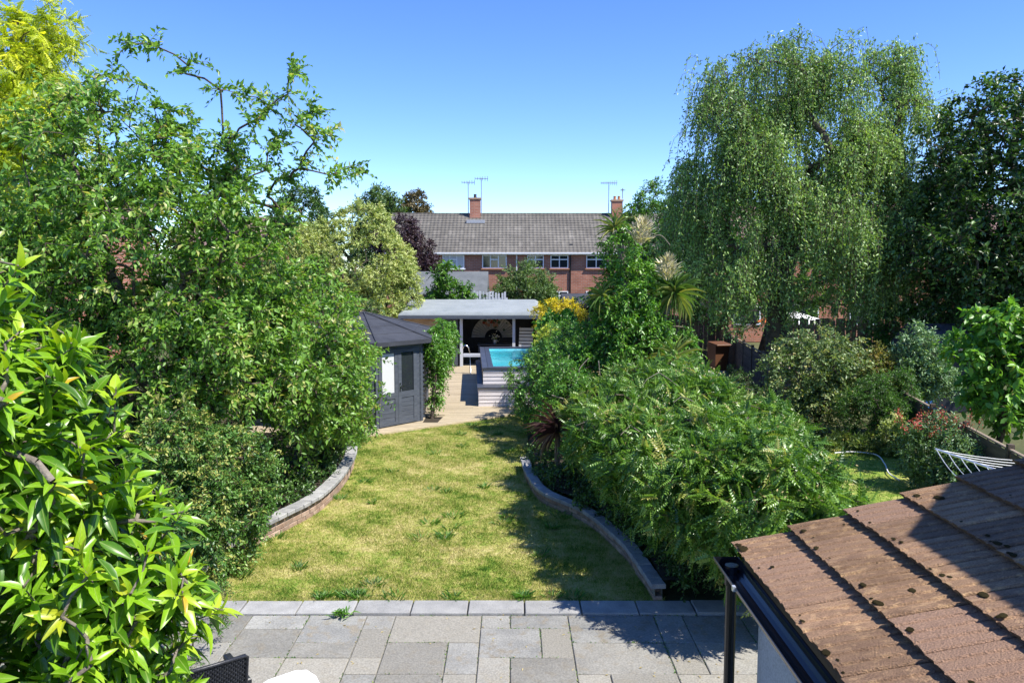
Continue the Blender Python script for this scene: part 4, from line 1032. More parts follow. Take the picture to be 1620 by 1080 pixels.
MB().box(5.9, 7.35, DEP / 2 - 1.25, DEP / 2 - .75, RID - .78, RID - .52, Matrix.Identity(4)).build('flashing', M['lead'], ter)
ch2 = chimney(17.9, DEP / 2 - .2, .85, RID - .7, RID + 1.0, M['brickorange'], ter, 2)
aerial(6.0, DEP / 2 - .2, RID - .4, RID + 2.55, ter, R(5)); aerial(7.05, DEP / 2 - .2, RID - .4, RID + 2.85, ter, R(8)); aerial(17.25, DEP / 2 - .2, RID - .4, RID + 2.5, ter, 0, 9, 1.25); aerial(18.35, DEP / 2 - .2, RID + 1.2, RID + 1.95, ter, 1.3, 3, .4)

def simple_house(name, label, x, y, w, d, eav, rid, wallm, roofm, rz=0.0, wins=(), chim=None, axis='x'):
    h = thing(name, label, 'house', (x, y, 0), rz)
    MB().box(0, w, 0, d, 0, eav).build('wall', wallm, h)
    b = MB(); o = .25
    if axis == 'x':
        V = [(-o, -o, eav - .1), (w + o, -o, eav - .1), (w + o, d / 2, rid), (-o, d / 2, rid), (-o, d + o, eav - .1), (w + o, d + o, eav - .1)]
        b.add(V, [(0, 1, 2, 3), (3, 2, 5, 4), (0, 3, 4), (1, 5, 2), (0, 4, 5, 1)])
    else:
        V = [(-o, -o, eav - .1), (-o, d + o, eav - .1), (w / 2, d + o, rid), (w / 2, -o, rid), (w + o, -o, eav - .1), (w + o, d + o, eav - .1)]
        b.add(V, [(3, 2, 1, 0), (2, 3, 4, 5), (0, 4, 3), (1, 2, 5), (0, 1, 5, 4)])
    b.build('roof', roofm, h)
    for (x0, x1, z0, z1) in wins:
        wo = MB().box(x0, x1, -.06, -.004, z0, z1).build('window', M['white'], h)
        MB().box(x0 + .08, x1 - .08, -.075, -.061, z0 + .08, z1 - .08).build('pane', M['glass'], wo)
    if chim: chimney(*chim[:5], wallm, h, 2)
    return h
simple_house('brick_house', 'red brick house with chimney behind the trees at the far left', -27, 30, 10.2, 7, 5.6, 7.2, M['brickfar'], M['tilesred'], 0, ((6.5, 8.2, 3.6, 4.8),), (8.6, 3.2, .9, 6.2, 7.9))
simple_house('brick_house', 'small brick house with white window glimpsed through the cherry branches', -22, 52, 6.0, 7, 5.4, 7.4, M['brickfar'], M['tilesred'], 0, ((4.7, 5.5, 3.6, 4.6), (2.5, 3.4, 3.6, 4.6)), None)
simple_house('brick_house', 'orange brick house hidden behind the weeping tree', 10.5, 41, 16, 7, 5.0, 7.4, M['brickorange'], M['tilesred'], 0, ((1, 2.4, .9, 2.0), (4, 5.4, .9, 2.0), (7, 8.4, .9, 2), (10, 11.4, .9, 2), (1, 2.4, 3.5, 4.6), (7, 8.4, 3.5, 4.6)), None)
# garden buildings beyond the shelter
def outbuilding(name, label, x, y, w, d, eav, rid, roofm, wallm):
    h = thing(name, label, 'shed', (x, y, 0))
    MB().box(0, w, 0, d, 0, eav).build('wall', wallm, h)
    b = MB(); b.add([(-.1, -.25, eav - .05), (w + .1, -.25, eav - .05), (w + .1, d / 2, rid), (-.1, d / 2, rid), (-.1, d + .2, eav - .05), (w + .1, d + .2, eav - .05)], [(0, 1, 2, 3), (3, 2, 5, 4), (0, 3, 4), (1, 5, 2), (0, 4, 5, 1)]); b.build('roof', roofm, h)
    MB().box(-.12, w + .12, -.29, -.251, eav - .2, eav - .03).build('fascia', M['black'], h)
    return h
outbuilding('outbuilding', 'outbuilding with mid grey felt roof behind the pool shelter', -5.1, 40, 3.75, 3.6, 2.55, 3.65, M['feltmid'], M['brickfar'])
outbuilding('garden_shed', 'low shed with grey roof beyond the yellow shrub', 2.4, 36, 1.9, 2.0, 2.25, 2.65, M['felt'], M['fence'])
outbuilding('garden_shed', 'dark pointed garden shed under the large dark tree', 10.9, 20.8, 1.3, 1.6, 1.7, 2.3, M['felt'], M['black'])

# ---- fences
def lap_fence(name, label, p, q, h, seed, mat, cap=True, bh=.125):
    g = rngs(seed); p, q = Vector(p), Vector(q); L = (q - p).length; a = math.atan2(q.y - p.y, q.x - p.x)
    t = thing(name, label, 'fence', (p.x, p.y, 0), a); npan = max(1, round(L / 1.86)); pw = L / npan
    nb = int(h / bh); b = MB(); b.add([(0, -.012, 0), (pw - .1, -.012, 0), (pw - .1, .004, bh * 1.1), (0, .004, bh * 1.1), (0, .012, 0), (pw - .1, .012, 0), (pw - .1, .012, bh * 1.1), (0, .012, bh * 1.1)],
        [(0, 1, 2, 3), (5, 4, 7, 6), (0, 4, 5, 1), (3, 2, 6, 7), (0, 3, 7, 4), (1, 5, 6, 2)]); bm = fastmesh('board', b.v, b.f, mat)
    for i in range(npan):
        for k in range(nb):
            o = link('board', bm, t); o.location = (i * pw + .05, .002 * (k % 2), .02 + k * bh); o.rotation_euler = (0, g.normal() * .004, 0)
        for f in (.12, .5, .88): MB().box(i * pw + pw * f - .02, i * pw + pw * f + .02, -.036, -.014, .03, h).build('batten', mat, t)
        if cap: MB().box(i * pw + .04, (i + 1) * pw - .04, -.03, .03, h + .012, h + .035, None, .006).build('capping', M['fencepale'], t)
    for i in range(npan + 1): MB().box(i * pw - .045, i * pw + .045, -.045, .045, -.02, h + .10).build('post', mat, t)
lap_fence('lap_fence', 'dark overlap fence with pale capping beside the red flowers', (7.2, 10.0), (8.65, 17.2), 1.05, 70, M['fence'])
lap_fence('lap_fence', 'shaded overlap fence panels below the weeping tree', (7.0, 18.8), (8.6, 31.2), 1.2, 71, M['fence'])
def board_fence(name, label, p, q, h, seed, mat, bw=.15, gap=.012):
    g = rngs(seed); p, q = Vector(p), Vector(q); L = (q - p).length; a = math.atan2(q.y - p.y, q.x - p.x); t = thing(name, label, 'fence', (p.x, p.y, 0), a)
    n = int(L / (bw + gap)); b = MB().box(0, bw, -.012, .012, 0, 1); bm = fastmesh('board', b.v, b.f, mat)
    for i in range(n):
        o = link('board', bm, t); o.location = (i * (bw + gap), g.normal() * .006, 0); o.scale = (1, 1, h + g.normal() * .03); o.rotation_euler = (0, g.normal() * .008, 0)
    for z in (.4, h - .35): MB().box(0, L, .014, .06, z, z + .08).build('rail', mat, t)
board_fence('board_fence', 'tall fence of upright weathered boards behind the weeping tree', (8.6, 26.5), (12.6, 25.2), 2.15, 72, M['fencepale'])
board_fence('board_fence', 'dark fence of upright boards closing the shaded end of the neighbouring garden', (4.2, 32.4), (8.7, 31.6), 1.9, 73, M['fence'])
board_fence('picket_fence', 'pale grey picket fence seen above the shelter roof', (-2.6, 36), (-.2, 36), 2.75, 74, M['postgrey'], .09, .05)
board_fence('board_fence', 'brown boundary fence behind the left shrubs', (-8.2, 33), (-7.4, 8.5), 1.8, 75, M['fence'], .16, .004)
board_fence('board_fence', 'brown boundary fence right of the pool', (3.25, 33.5), (3.25, 20.6), 1.7, 76, M['fence'], .16, .004)

# ---- things in the neighbouring gardens
t = thing('parasol', 'white and orange parasol glimpsed below the weeping branches', 'parasol', (10.1, 28.4, 0))
MB().tube([(0, 0, 0), (0, 0, 2.25)], .025, 6).build('pole', M['alu'], t)
for k in range(8):
    a0, a1 = 2 * PI * k / 8, 2 * PI * (k + 1) / 8; V = [(math.cos(a0) * 1.3, math.sin(a0) * 1.3, 1.9), (math.cos(a1) * 1.3, math.sin(a1) * 1.3, 1.9), (0, 0, 2.3)]
    MB().add(V + [(v[0], v[1], v[2] - .012) for v in V], [(0, 1, 2), (5, 4, 3), (0, 3, 4, 1)]).build('canopy_panel', M['orangecloth'] if k in (4, 3) else M['whitecloth'], t)
t = thing('garden_bin', 'brown plastic bin standing by the shaded fence', 'bin', (7.75, 29.6, 0), .3)
MB().add([(-.24, -.24, 0), (.24, -.24, 0), (.24, .24, 0), (-.24, .24, 0), (-.3, -.32, .98), (.3, -.32, .98), (.3, .3, .98), (-.3, .3, .98)], [(3, 2, 1, 0), (4, 5, 6, 7), (0, 1, 5, 4), (1, 2, 6, 5), (2, 3, 7, 6), (3, 0, 4, 7)]).build('body', M['brownbin'], t)
MB().box(-.32, .32, -.36, .33, .985, 1.04, Matrix.Rotation(R(6), 4, 'X'), .01).build('lid', M['brownbin'], t)
for sx in (-.26, .26): MB().tube([(sx - .02, .28, .1), (sx + .02, .28, .1)], .1, 10).build('wheel', M['black'], t)
sheet('paving', [(5.2, 24.5), (7.4, 24.5), (8.2, 31), (5.2, 31.4)], .002, M['kerb'])
t = thing('blue_tub', 'blue plastic tub beside the dark shed', 'tub', (10.6, 20.4, 0))
MB().tube([(0, 0, 0), (0, 0, .5), (0, 0, .95)], [.3, .36, .4], 14).build('body', M['blue'], t); MB().tube([(0, 0, .95), (0, 0, 1.0)], .42, 14).build('rim', M['blue'], t)
# rotary clothes line
t = thing('rotary_clothes_line', 'white rotary clothes line standing behind the tiled roof', 'clothes line', (5.15, 7.5, 0))
MB().tube([(0, 0, -.02), (0, 0, 1.80)], .024, 8).build('pole', M['alu'], t, True)
MB().tube([(0, 0, 1.55), (0, 0, 1.7)], .045, 10).build('hub', M['whiteplastic'], t)
AN = [R(118), R(28), R(-62), R(208)]; AL = 1.12; NA = 4
tip = lambda k, r_: Vector((math.cos(AN[k]) * r_, math.sin(AN[k]) * r_, 1.70 + .14 * r_ / AL))
for k in range(NA):
    MB().tube([tip(k, .03), tip(k, AL)], .013, 6).build('arm', M['alu'], t); MB().tube([(0, 0, 1.40), tip(k, .55)], .009, 5).build('strut', M['alu'], t)
for i in range(6):
    r_ = .42 + .138 * i
    for k in range(NA):
        a, b2 = tip(k, r_), tip((k + 1) % NA, r_); pts = []
        for s in np.linspace(0, 1, 9): p = a.lerp(b2, s); p.z -= .10 * 4 * s * (1 - s) * r_ / AL * .7; pts.append(p)
        MB().tube(pts, .0042, 4).build('line', M['cord'], t)
# hose
pts = catmull([(6.6, 15.9, .05), (7.0, 15.95, .06), (7.35, 15.7, .06), (7.2, 15.0, .05), (6.95, 14.3, .05), (6.9, 13.8, .05)], 8)
tag(MB().tube([tuple(p) for p in pts], .013, 6).build('garden_hose', M['cord'], None, True), 'pale hose lying curled across the neighbouring lawn', 'hose')

# ================================================================== planting
FP = foliage_plant
# -- big glossy shrub close by on the left: leaves in whorls at the shoot tips
def whorl_shrub():
    g = rngs(101); base = np.array([-2.55, 3.35, 0.0])
    root = thing('laurel_shrub', 'large bright green glossy-leaved shrub filling the lower left foreground', 'shrub', base)
    lobes = [(-2.3, 3.2, 3.28, .62, .55, .58), (-1.98, 3.25, 2.95, .46, .5, .5), (-1.72, 3.25, 2.5, .42, .42, .45), (-1.68, 3.3, 2.2, .38, .4, .4), (-2.15, 3.15, 2.2, .65, .5, .65), (-2.6, 3.2, 1.8, .8, .6, .8), (-3.1, 3.4, 2.6, .7, .7, 1.1)]
    tips, out, idx = sample_lobes(lobes, 680, g, .6)
    ok = tips[:, 2] > .5; tips, out = tips[ok], out[ok]
    parts, td = skeleton(base, (-2.6, 3.45, 1.3), .03, tips, g, tip_r=.0045, rise=.1)
    axis = norm(out * .8 + td * .3 + np.array([0.10, -.05, .45]) + g.normal(size=tips.shape) * .2)
    NW = 12; n = len(tips)
    ref = norm(np.cross(axis, g.normal(size=axis.shape))); bi = np.cross(axis, ref)
    k = np.arange(NW); ang = k * 2.4; op = .35 + .75 * (1 - k / NW)               # lower leaves open wider
    op = op[None] + g.normal(size=(n, NW)) * .13; an = ang[None] + g.normal(size=(n, NW)) * .2
    D = axis[:, None] * np.cos(op * 1.25)[..., None] + (ref[:, None] * np.cos(an)[..., None] + bi[:, None] * np.sin(an)[..., None]) * np.sin(op * 1.25)[..., None]
    D[..., 2] -= .18
    P = tips[:, None] - axis[:, None] * (.13 * (1 - k / NW))[None, :, None]
    P = P.reshape(-1, 3); D = D.reshape(-1, 3); U = np.repeat(axis, NW, 0) + np.array([0, 0, .4]) + g.normal(size=D.shape) * .15
    ln = (.155 * (.7 + .5 * g.random((n, NW))) * (1 - .45 * (k / NW) ** 2)[None]).reshape(-1); wd = ln * (.26 + .06 * g.random(len(ln)))
    inner = (np.linalg.norm((P - np.array([-2.5, 3.3, 2.0])) / np.array([1.2, .9, 1.5]), axis=1))
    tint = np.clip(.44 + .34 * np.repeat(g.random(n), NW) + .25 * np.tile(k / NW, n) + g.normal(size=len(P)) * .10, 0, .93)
    old = g.random(len(P)) < .009; tint[old] = 1.0
    # dark older leaves inside
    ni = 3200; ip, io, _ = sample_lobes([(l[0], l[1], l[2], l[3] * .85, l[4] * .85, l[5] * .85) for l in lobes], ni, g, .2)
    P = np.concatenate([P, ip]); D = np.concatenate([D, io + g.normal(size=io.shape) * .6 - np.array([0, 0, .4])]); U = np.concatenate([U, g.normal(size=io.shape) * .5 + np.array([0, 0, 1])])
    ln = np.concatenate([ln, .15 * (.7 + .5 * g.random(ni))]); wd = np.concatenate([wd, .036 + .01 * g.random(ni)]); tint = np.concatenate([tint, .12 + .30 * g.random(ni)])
    parts.append(seg_tubes(tips - axis * .16, tips + axis * .01, np.full(n, .0045), np.full(n, .0025), 4))
    V, F = join(parts); link('trunk', fastmesh('trunk', V - base, F, M['barkgrey'], True), root)
    face = (norm(np.array([0, 0, CAM_H]) - P) * norm(P - np.array([-2.5, 3.4, 1.9]))).sum(1)
    score = np.linalg.norm(P - np.array([0, 0, CAM_H]), axis=1) - 1.1 * face
    vis = (np.abs(P[:, 0] / np.maximum(P[:, 1], .1)) < .645) & (P[:, 2] > 3.8 - .62 * P[:, 1])
    score = np.where(vis, score, 1e6); o = np.argsort(score); a, r = o[:300], o[300:]
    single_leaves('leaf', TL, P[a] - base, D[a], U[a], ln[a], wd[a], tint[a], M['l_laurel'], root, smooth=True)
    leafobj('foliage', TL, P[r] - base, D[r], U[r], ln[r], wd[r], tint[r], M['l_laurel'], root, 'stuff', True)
whorl_shrub()
FP('ground_shrub', 'low small-leaved shrub at the edge of the patio below the glossy shrub', 'shrub', (-3.35, 7.3, 0), [(-3.3, 7.3, .35, .55, .85, .38), (-3.6, 6.6, .4, .5, .6, .45), (-3.9, 7.6, .5, .6, .9, .6)], 160, 5, 9, .035, M['l_euon'], 102, slen=.13, trunk_r=.02, tmean=.4, tipr=.003)
FP('variegated_shrub', 'rounded cream-flecked evergreen shrub beside the left brick wall', 'shrub', (-3.85, 9.9, .2), [(-4.25, 9.9, 1.45, .55, .6, .6), (-3.62, 9.75, .85, .55, .72, .85), (-3.5, 9.95, 1.35, .42, .45, .45), (-4.2, 9.6, .8, .6, .6, .7), (-3.75, 9.1, .55, .4, .4, .5)], 720, 6, 11, .047, M['l_euon'], 103, slen=.16, trunk_r=.035, tmean=.64, tipr=.003, lumpy=.24, shell=.75, T=TO, ratio=.5)
# -- cherry
up_right = [(-3.05, 11.3, 6.55), (-3.1, 11.2, 6.2), (-2.95, 11.3, 5.9), (-2.75, 11.2, 5.55), (-2.4, 11.3, 5.2), (-2.6, 11.3, 5.12), (-3.0, 11.3, 5.2), (-3.3, 11.3, 5.6), (-3.45, 11.4, 6.1), (-3.7, 11.3, 6.2), (-4.1, 11.4, 6.3), (-3.2, 11.5, 5.05), (-4.9, 11.3, 6.85), (-4.55, 11.3, 6.5),
            (-5.3, 11.3, 6.9), (-3.4, 11.2, 5.4), (-3.6, 11.1, 5.8), (-2.78, 11.3, 5.95), (-2.82, 11.25, 5.72)]
_g = rngs(99); up_right = up_right + [tuple(np.array(p) + _g.normal(size=3) * np.array([.13, .13, .11])) for p in up_right for _ in range(1)]
FP('cherry_tree', 'large loose cherry tree spreading over the left side of the garden', 'tree', (-4.75, 11.9, .15),
   [(-5.2, 11.5, 4.1, 2.2, 1.9, 1.75, 1.0), (-3.55, 12.9, 2.35, 1.35, 1.6, 1.45, 1.15), (-3.1, 13.9, 1.75, .95, 1.1, 1.1, 1.1), (-6.5, 11.0, 3.3, 1.4, 1.4, 1.6), (-5.7, 11.1, 5.55, 1.15, 1.0, 1.0, .8), (-4.2, 11.2, 4.9, 1.0, 1.0, .9, .6), (-4.6, 10.9, 2.6, 1.3, .9, 1.3), (-3.8, 12.0, 3.0, .9, 1.0, .8, .8), (-6.6, 10.6, 2.2, 1.2, 1.0, 1.2)],
   1600, 5, 10, .095, M['l_cherry'], 104, T=T2, slen=.30, droop=.28, ratio=.50, top=(-4.95, 11.7, 3.0), trunk_r=.15, extra=up_right, shell=.35, tmean=.57, tipr=.0055, bend=(.1, 0), jit=.75)
FP('dark_shrub', 'dense dark evergreen shrub behind the left wall under the cherry', 'shrub', (-3.75, 14.0, .2), [(-3.75, 13.4, .8, .5, 1.3, .75), (-3.6, 15.0, .75, .45, 1.1, .8), (-4.1, 16.4, 1.0, .6, 1.0, 1.0), (-4.7, 11.8, .75, .9, 1.5, .7), (-5.6, 10.4, .8, 1.1, 1.0, .8), (-6.3, 12.5, .9, 1.2, 1.5, .9)], 900, 5, 9, .05, M['l_dark'], 105, slen=.2, trunk_r=.04, tmean=.6, tipr=.003)
FP('corner_shrub', 'small leafy shrub where the deck meets the left bed', 'shrub', (-3.42, 16.9, .05), [(-3.4, 16.8, .45, .35, .5, .45), (-3.5, 17.2, .9, .35, .35, .7)], 110, 5, 9, .055, M['l_mid'], 106, slen=.16, trunk_r=.02, tmean=.5, tipr=.003)
FP('robinia_tree', 'tall golden yellow-green tree at the top left edge', 'tree', (-10.0, 16.3, 0), [(-10.4, 16, 7.4, 1.6, 1.4, 1.6), (-9.3, 16, 8.3, .8, .8, .8), (-9.6, 16, 5.7, 1.3, 1.3, 1.1), (-11.5, 16, 6.2, 1.4, 1.3, 1.8), (-9.1, 15.6, 6.9, .8, .8, .8), (-9.6, 15.8, 4.4, 1.2, 1.0, .8)], 430, 5, 8, .19, M['l_robinia'], 107, T=TP, ratio=.62, slen=.45, droop=.45, top=(-10.1, 16.2, 5.0), trunk_r=.15, shell=.3, tmean=.5, lumpy=.2)
FP('hedge', 'deep green mixed hedge behind the cherry along the left boundary', 'hedge', (-7.0, 18, 0), [(-7.2, 12, 1.3, .8, 2.2, 1.3), (-7.0, 16.5, 1.5, .9, 2.4, 1.4), (-6.4, 21, 1.5, .9, 2.4, 1.4), (-6.2, 25.5, 1.6, 1.0, 2.4, 1.6), (-5.2, 28.6, 1.5, .7, 1.2, 1.3)], 900, 5, 8, .085, M['l_dark'], 108, slen=.3, trunk_r=.08, tmean=.6)
FP('climbing_plant', 'leafy climber hanging from the right side of the summerhouse', 'climber', (-2.02, 19.75, .03), [(-1.92, 20.6, 1.8, .32, .6, .6), (-1.92, 20.2, 1.35, .25, .4, .55), (-1.95, 19.9, 1.75, .25, .3, .35), (-1.95, 19.95, .8, .16, .2, .45), (-1.85, 21.6, 1.95, .28, .8, .4)], 330, 5, 8, .085, M['l_ivy'], 109, slen=.22, droop=.6, top=(-2.0, 19.85, 1.3), trunk_r=.045, tmean=.52, tipr=.004)
FP('dome_tree', 'broad dome-shaped cream-green variegated tree behind the summerhouse', 'tree', (-6.4, 32.2, 0), [(-6.4, 32, 3.65, 2.6, 2.3, 2.55), (-8.2, 31.5, 2.9, 1.9, 1.8, 2.3), (-5.0, 31.4, 2.6, 1.35, 1.3, 1.7)], 1700, 6, 9, .085, M['l_pale'], 110, T=TO, ratio=.55, slen=.26, trunk_r=.2, shell=.86, tmean=.55, lumpy=.18, top=(-6.4, 32, 2.2), jit=.6, droop=.1)
FP('evergreen_tree', 'rounded dark evergreen tree behind the cherry branches', 'tree', (-10.6, 40, 0), [(-10.6, 40, 6.2, 1.5, 1.5, 1.75), (-11.2, 40, 4.2, 1.7, 1.6, 2.0), (-9.7, 40, 4.6, 1.2, 1.2, 1.5)], 600, 5, 9, .16, M['l_dark'], 111, slen=.35, trunk_r=.2, shell=.7, tmean=.65)
FP('purple_tree', 'dark purple-leaved tree in front of the terrace roof', 'tree', (-6.0, 44, 0), [(-6.2, 44, 5.3, 1.35, 1.2, 1.5), (-5.5, 44, 4.3, 1.5, 1.3, 1.5), (-5.0, 44, 3.4, 1.1, 1.1, 1.3)], 520, 5, 9, .15, M['l_purple'], 112, slen=.36, trunk_r=.16, shell=.5, tmean=.5)
FP('distant_tree', 'loose green tree above the left end of the terrace roof', 'tree', (-12.4, 76, 0), [(-12.9, 76, 8.6, 2.0, 2.2, 2.9), (-11.2, 76, 8.2, 1.6, 1.6, 2.2), (-13.6, 76, 6, 2.2, 2, 2.4)], 380, 5, 9, .30, M['l_far'], 113, slen=.8, trunk_r=.3, shell=.4, tmean=.5, tipr=.02)
FP('distant_tree', 'rusty green rounded tree above the terrace ridge beside the chimney', 'tree', (-9.6, 78, 0), [(-9.6, 78, 8.9, 1.6, 1.6, 2.4), (-9.2, 78, 7, 1.8, 1.8, 2.4)], 300, 5, 9, .28, M['l_rust'], 114, slen=.6, trunk_r=.3, shell=.6, tmean=.5, tipr=.02)
FP('distant_tree', 'low dark treetop just showing over the terrace ridge', 'tree', (-6.6, 84, 0), [(-6.6, 84, 8.2, .9, .9, 1.0), (-2.0, 84, 8.0, 2.0, 1, .75), (-4, 84, 6, 3, 1, 1.6)], 200, 5, 8, .24, M['l_far'], 115, slen=.5, trunk_r=.2, tmean=.3, tipr=.02)
FP('young_tree', 'young leafy fruit tree in front of the grey outbuilding roof', 'tree', (-2.9, 34.5, 0), [(-2.9, 34.5, 3.2, .55, .5, 1.05), (-3.5, 34.5, 2.4, .6, .5, .5), (-2.2, 34.5, 2.6, .5, .5, .6), (-2.8, 34.4, 1.8, .8, .6, .6)], 150, 5, 8, .15, M['l_mid'], 116, slen=.32, trunk_r=.07, tmean=.5, shell=.2, ratio=.5)
FP('bushy_shrub', 'large loose olive-green bush in front of the terrace windows', 'shrub', (.7, 41, 0), [(.7, 41, 2.4, 1.5, 1.3, 1.75), (1.6, 40.6, 1.9, 1.0, 1.0, 1.4), (-.2, 40.8, 1.8, 1.0, 1, 1.4)], 480, 5, 9, .13, M['l_far'], 117, slen=.45, trunk_r=.09, shell=.4, tmean=.7, up=.5, droop=.1)
FP('low_shrub', 'grey-green low shrub between the fruit tree and the picket fence', 'shrub', (-1.9, 35.2, 0), [(-1.8, 35.2, 2.0, .9, .6, .6), (-2.6, 35.4, 1.2, 1.4, .8, 1.1)], 200, 5, 8, .09, M['l_glauc'], 118, slen=.25, trunk_r=.05, tmean=.4)
FP('golden_shrub', 'golden yellow shrub behind the right end of the shelter', 'shrub', (1.6, 28.4, 0), [(1.35, 28.2, 2.15, .55, .5, .5), (2.0, 28.2, 2.25, .6, .5, .4), (1.7, 28.2, 1.3, .7, .6, .8)], 240, 5, 8, .085, M['l_yellow'], 119, slen=.25, trunk_r=.05, tmean=.5)
FP('golden_shrub', 'yellow-green shrub at the right edge of the pool', 'shrub', (1.55, 24.6, 0), [(1.15, 24.3, 1.55, .38, .6, .5), (1.45, 24.6, .9, .6, .8, .7)], 240, 5, 8, .08, M['l_ygreen'], 120, slen=.22, trunk_r=.04, tmean=.5)
FP('large_leaf_shrub', 'green broad-leaved shrub between the golden shrubs and the shelter', 'shrub', (1.75, 26.3, 0), [(1.3, 26.2, 1.9, .4, .5, .45), (1.8, 26.4, 1.5, .6, .6, .8)], 90, 5, 7, .15, M['l_ivy'], 121, slen=.25, trunk_r=.04, tmean=.5, ratio=.5)
# -- right-hand bed
FP('dark_hedge', 'dense dark green hedge bulging over the right side of the lawn', 'hedge', (.95, 18, .2), [(.72, 19.3, .95, .72, 1.2, 1.0), (.85, 17.3, 1.05, .7, 1.4, 1.1), (1.05, 15.7, 1.0, .62, 1.0, 1.0), (1.5, 20.6, 1.3, .9, 1.1, 1.15), (1.7, 18.6, 1.4, .8, 1.4, 1.1), (1.25, 22.4, 1.0, .5, 1.0, .9)], 1300, 5, 9, .055, M['l_ivy'], 122, slen=.2, trunk_r=.06, tmean=.42, shell=.72, tipr=.0035, T=TO, ratio=.5)
FP('climber_column', 'tall column of leafy climber smothering the cordyline trunks', 'climber', (2.5, 17.2, .2), [(2.35, 17, 4.05, .42, .42, .75), (2.5, 17, 3.1, .75, .65, .9), (2.45, 17, 2.1, 1.0, .8, 1.0), (1.85, 17.1, 1.6, .75, .7, .85), (3.35, 17.2, 2.1, .6, .6, .55), (3.5, 17.0, 1.4, .6, .6, .6), (2.6, 16.6, 1.1, 1.2, .8, .8)], 1000, 5, 8, .095, M['l_ivy'], 123, slen=.26, trunk_r=.09, tmean=.55, shell=.6, top=(2.5, 17.1, 3.0), tipr=.005, droop=.45)
def wisteria():
    lobes = [(1.85, 13.0, 1.15, .85, .9, .95), (2.6, 12.3, 1.3, 1.05, 1.0, .95), (1.65, 11.6, 1.35, .75, .9, .68), (2.7, 10.7, 1.35, 1.1, 1.1, .95), (2.25, 10.0, 1.15, .75, .8, .75), (1.8, 10.4, 1.35, .62, .8, .6), (2.05, 9.2, 1.42, .62, .7, .62), (2.2, 8.3, 1.35, .6, .6, .55), (2.8, 9.3, 1.2, .85, 1.0, .8), (2.7, 8.0, 1.25, .78, .85, .72), (3.2, 11.8, 1.1, .65, 1.0, .75), (3.1, 8.4, 1.0, .58, .8, .6)]
    r = FP('wisteria', 'wide sprawling mound of feathery green wisteria right of the lawn', 'climber', (2.7, 10.6, .2), lobes, 1800, 4, 6, .15, M['l_wist'], 124, T=TP, ratio=.74, slen=.22, droop=.3, trunk_r=.07, tmean=.5, shell=.78, top=(2.7, 10.6, .9), tipr=.004, lumpy=.17, outw=.9)
    g = rngs(125); b = np.array([2.7, 10.6, .2])
    p, out, _ = sample_lobes(lobes, 210, g, 1.0); k = (out[:, 2] > -.1); p = p[k]; out = out[k]; n = len(p); m = 14
    P = (np.repeat(p, m, 0) + np.repeat(out, m, 0) * .08 + g.normal(size=(n * m, 3)) * .075); leafobj('seed_heads', T2, P - b, g.normal(size=P.shape), g.normal(size=P.shape), np.full(len(P), .035), np.full(len(P), .016), g.random(len(P)), M['l_tan'], r, 'stuff')
    tw = MB()
    for i in range(26):
        q, o_, _ = sample_lobes(lobes, 1, g, .98); q = q[0]; o_ = o_[0]
        if o_[2] < -.2: continue
        s = norm(np.array([o_[0], o_[1], .1]) + g.normal(size=3) * .5); L = g.uniform(.25, .7)
        pts = [q + s * L * t + np.array([0, 0, .25 * L * math.sin(t * PI)]) + g.normal(size=3) * .02 - b for t in np.linspace(0, 1, 6)]
        tw.tube([tuple(v) for v in pts], [.008, .007, .006, .005, .004, .003], 4)
    tag(tw.build('runners', M['barkgrey'], r), kind='stuff')
wisteria()
# bare curling runners on the dark side of the climber
tw = MB()
for pts in ([(1.55, 15.9, 2.0), (1.35, 15.8, 1.75), (1.42, 15.7, 1.4), (1.6, 15.7, 1.1)], [(1.75, 15.9, 1.95), (1.8, 15.8, 1.6), (2.0, 15.7, 1.45), (1.85, 15.7, 1.15)], [(1.6, 15.0, 1.05), (1.3, 14.9, 1.25), (.95, 14.85, 1.35), (.75, 14.8, 1.42)], [(1.2, 16.5, 2.0), (1.05, 16.3, 1.6), (.8, 16.2, 1.5)], [(2.9, 16.9, 4.45), (3.15, 16.9, 4.5), (3.35, 16.9, 4.3)]):
    c_ = catmull(pts, 6); tw.tube([tuple(p - np.array([2.5, 17.2, .2])) for p in c_], .010, 4)
cc = [o for o in bpy.data.objects if o.name.startswith('climber_column')][0]; tag(tw.build('runners', M['barkgrey'], cc), kind='stuff')

FP('ground_ivy', 'low dark ivy filling the bed behind the right wall', 'ivy', (1.7, 11.2, .2), [(1.75, 10.9, .32, .35, .9, .2), (1.35, 12.0, .32, .4, .7, .2), (.85, 13.1, .32, .35, .6, .2), (.6, 14.2, .35, .28, .8, .25), (2.1, 9.3, .3, .25, .8, .15)], 260, 5, 8, .05, M['l_dark'], 128, slen=.16, trunk_r=.015, tmean=.7, tipr=.002, T=TO, ratio=.6)
FP('ground_ivy', 'low dark ivy spilling behind the left wall below the cherry', 'ivy', (-3.5, 12.5, .2), [(-3.5, 12.2, .32, .3, .8, .2), (-3.35, 13.6, .32, .25, .8, .2), (-3.75, 11.2, .32, .35, .6, .25), (-3.5, 15, .4, .25, .8, .3)], 240, 5, 8, .05, M['l_dark'], 129, slen=.16, trunk_r=.015, tmean=.7, tipr=.002, T=TO, ratio=.6)
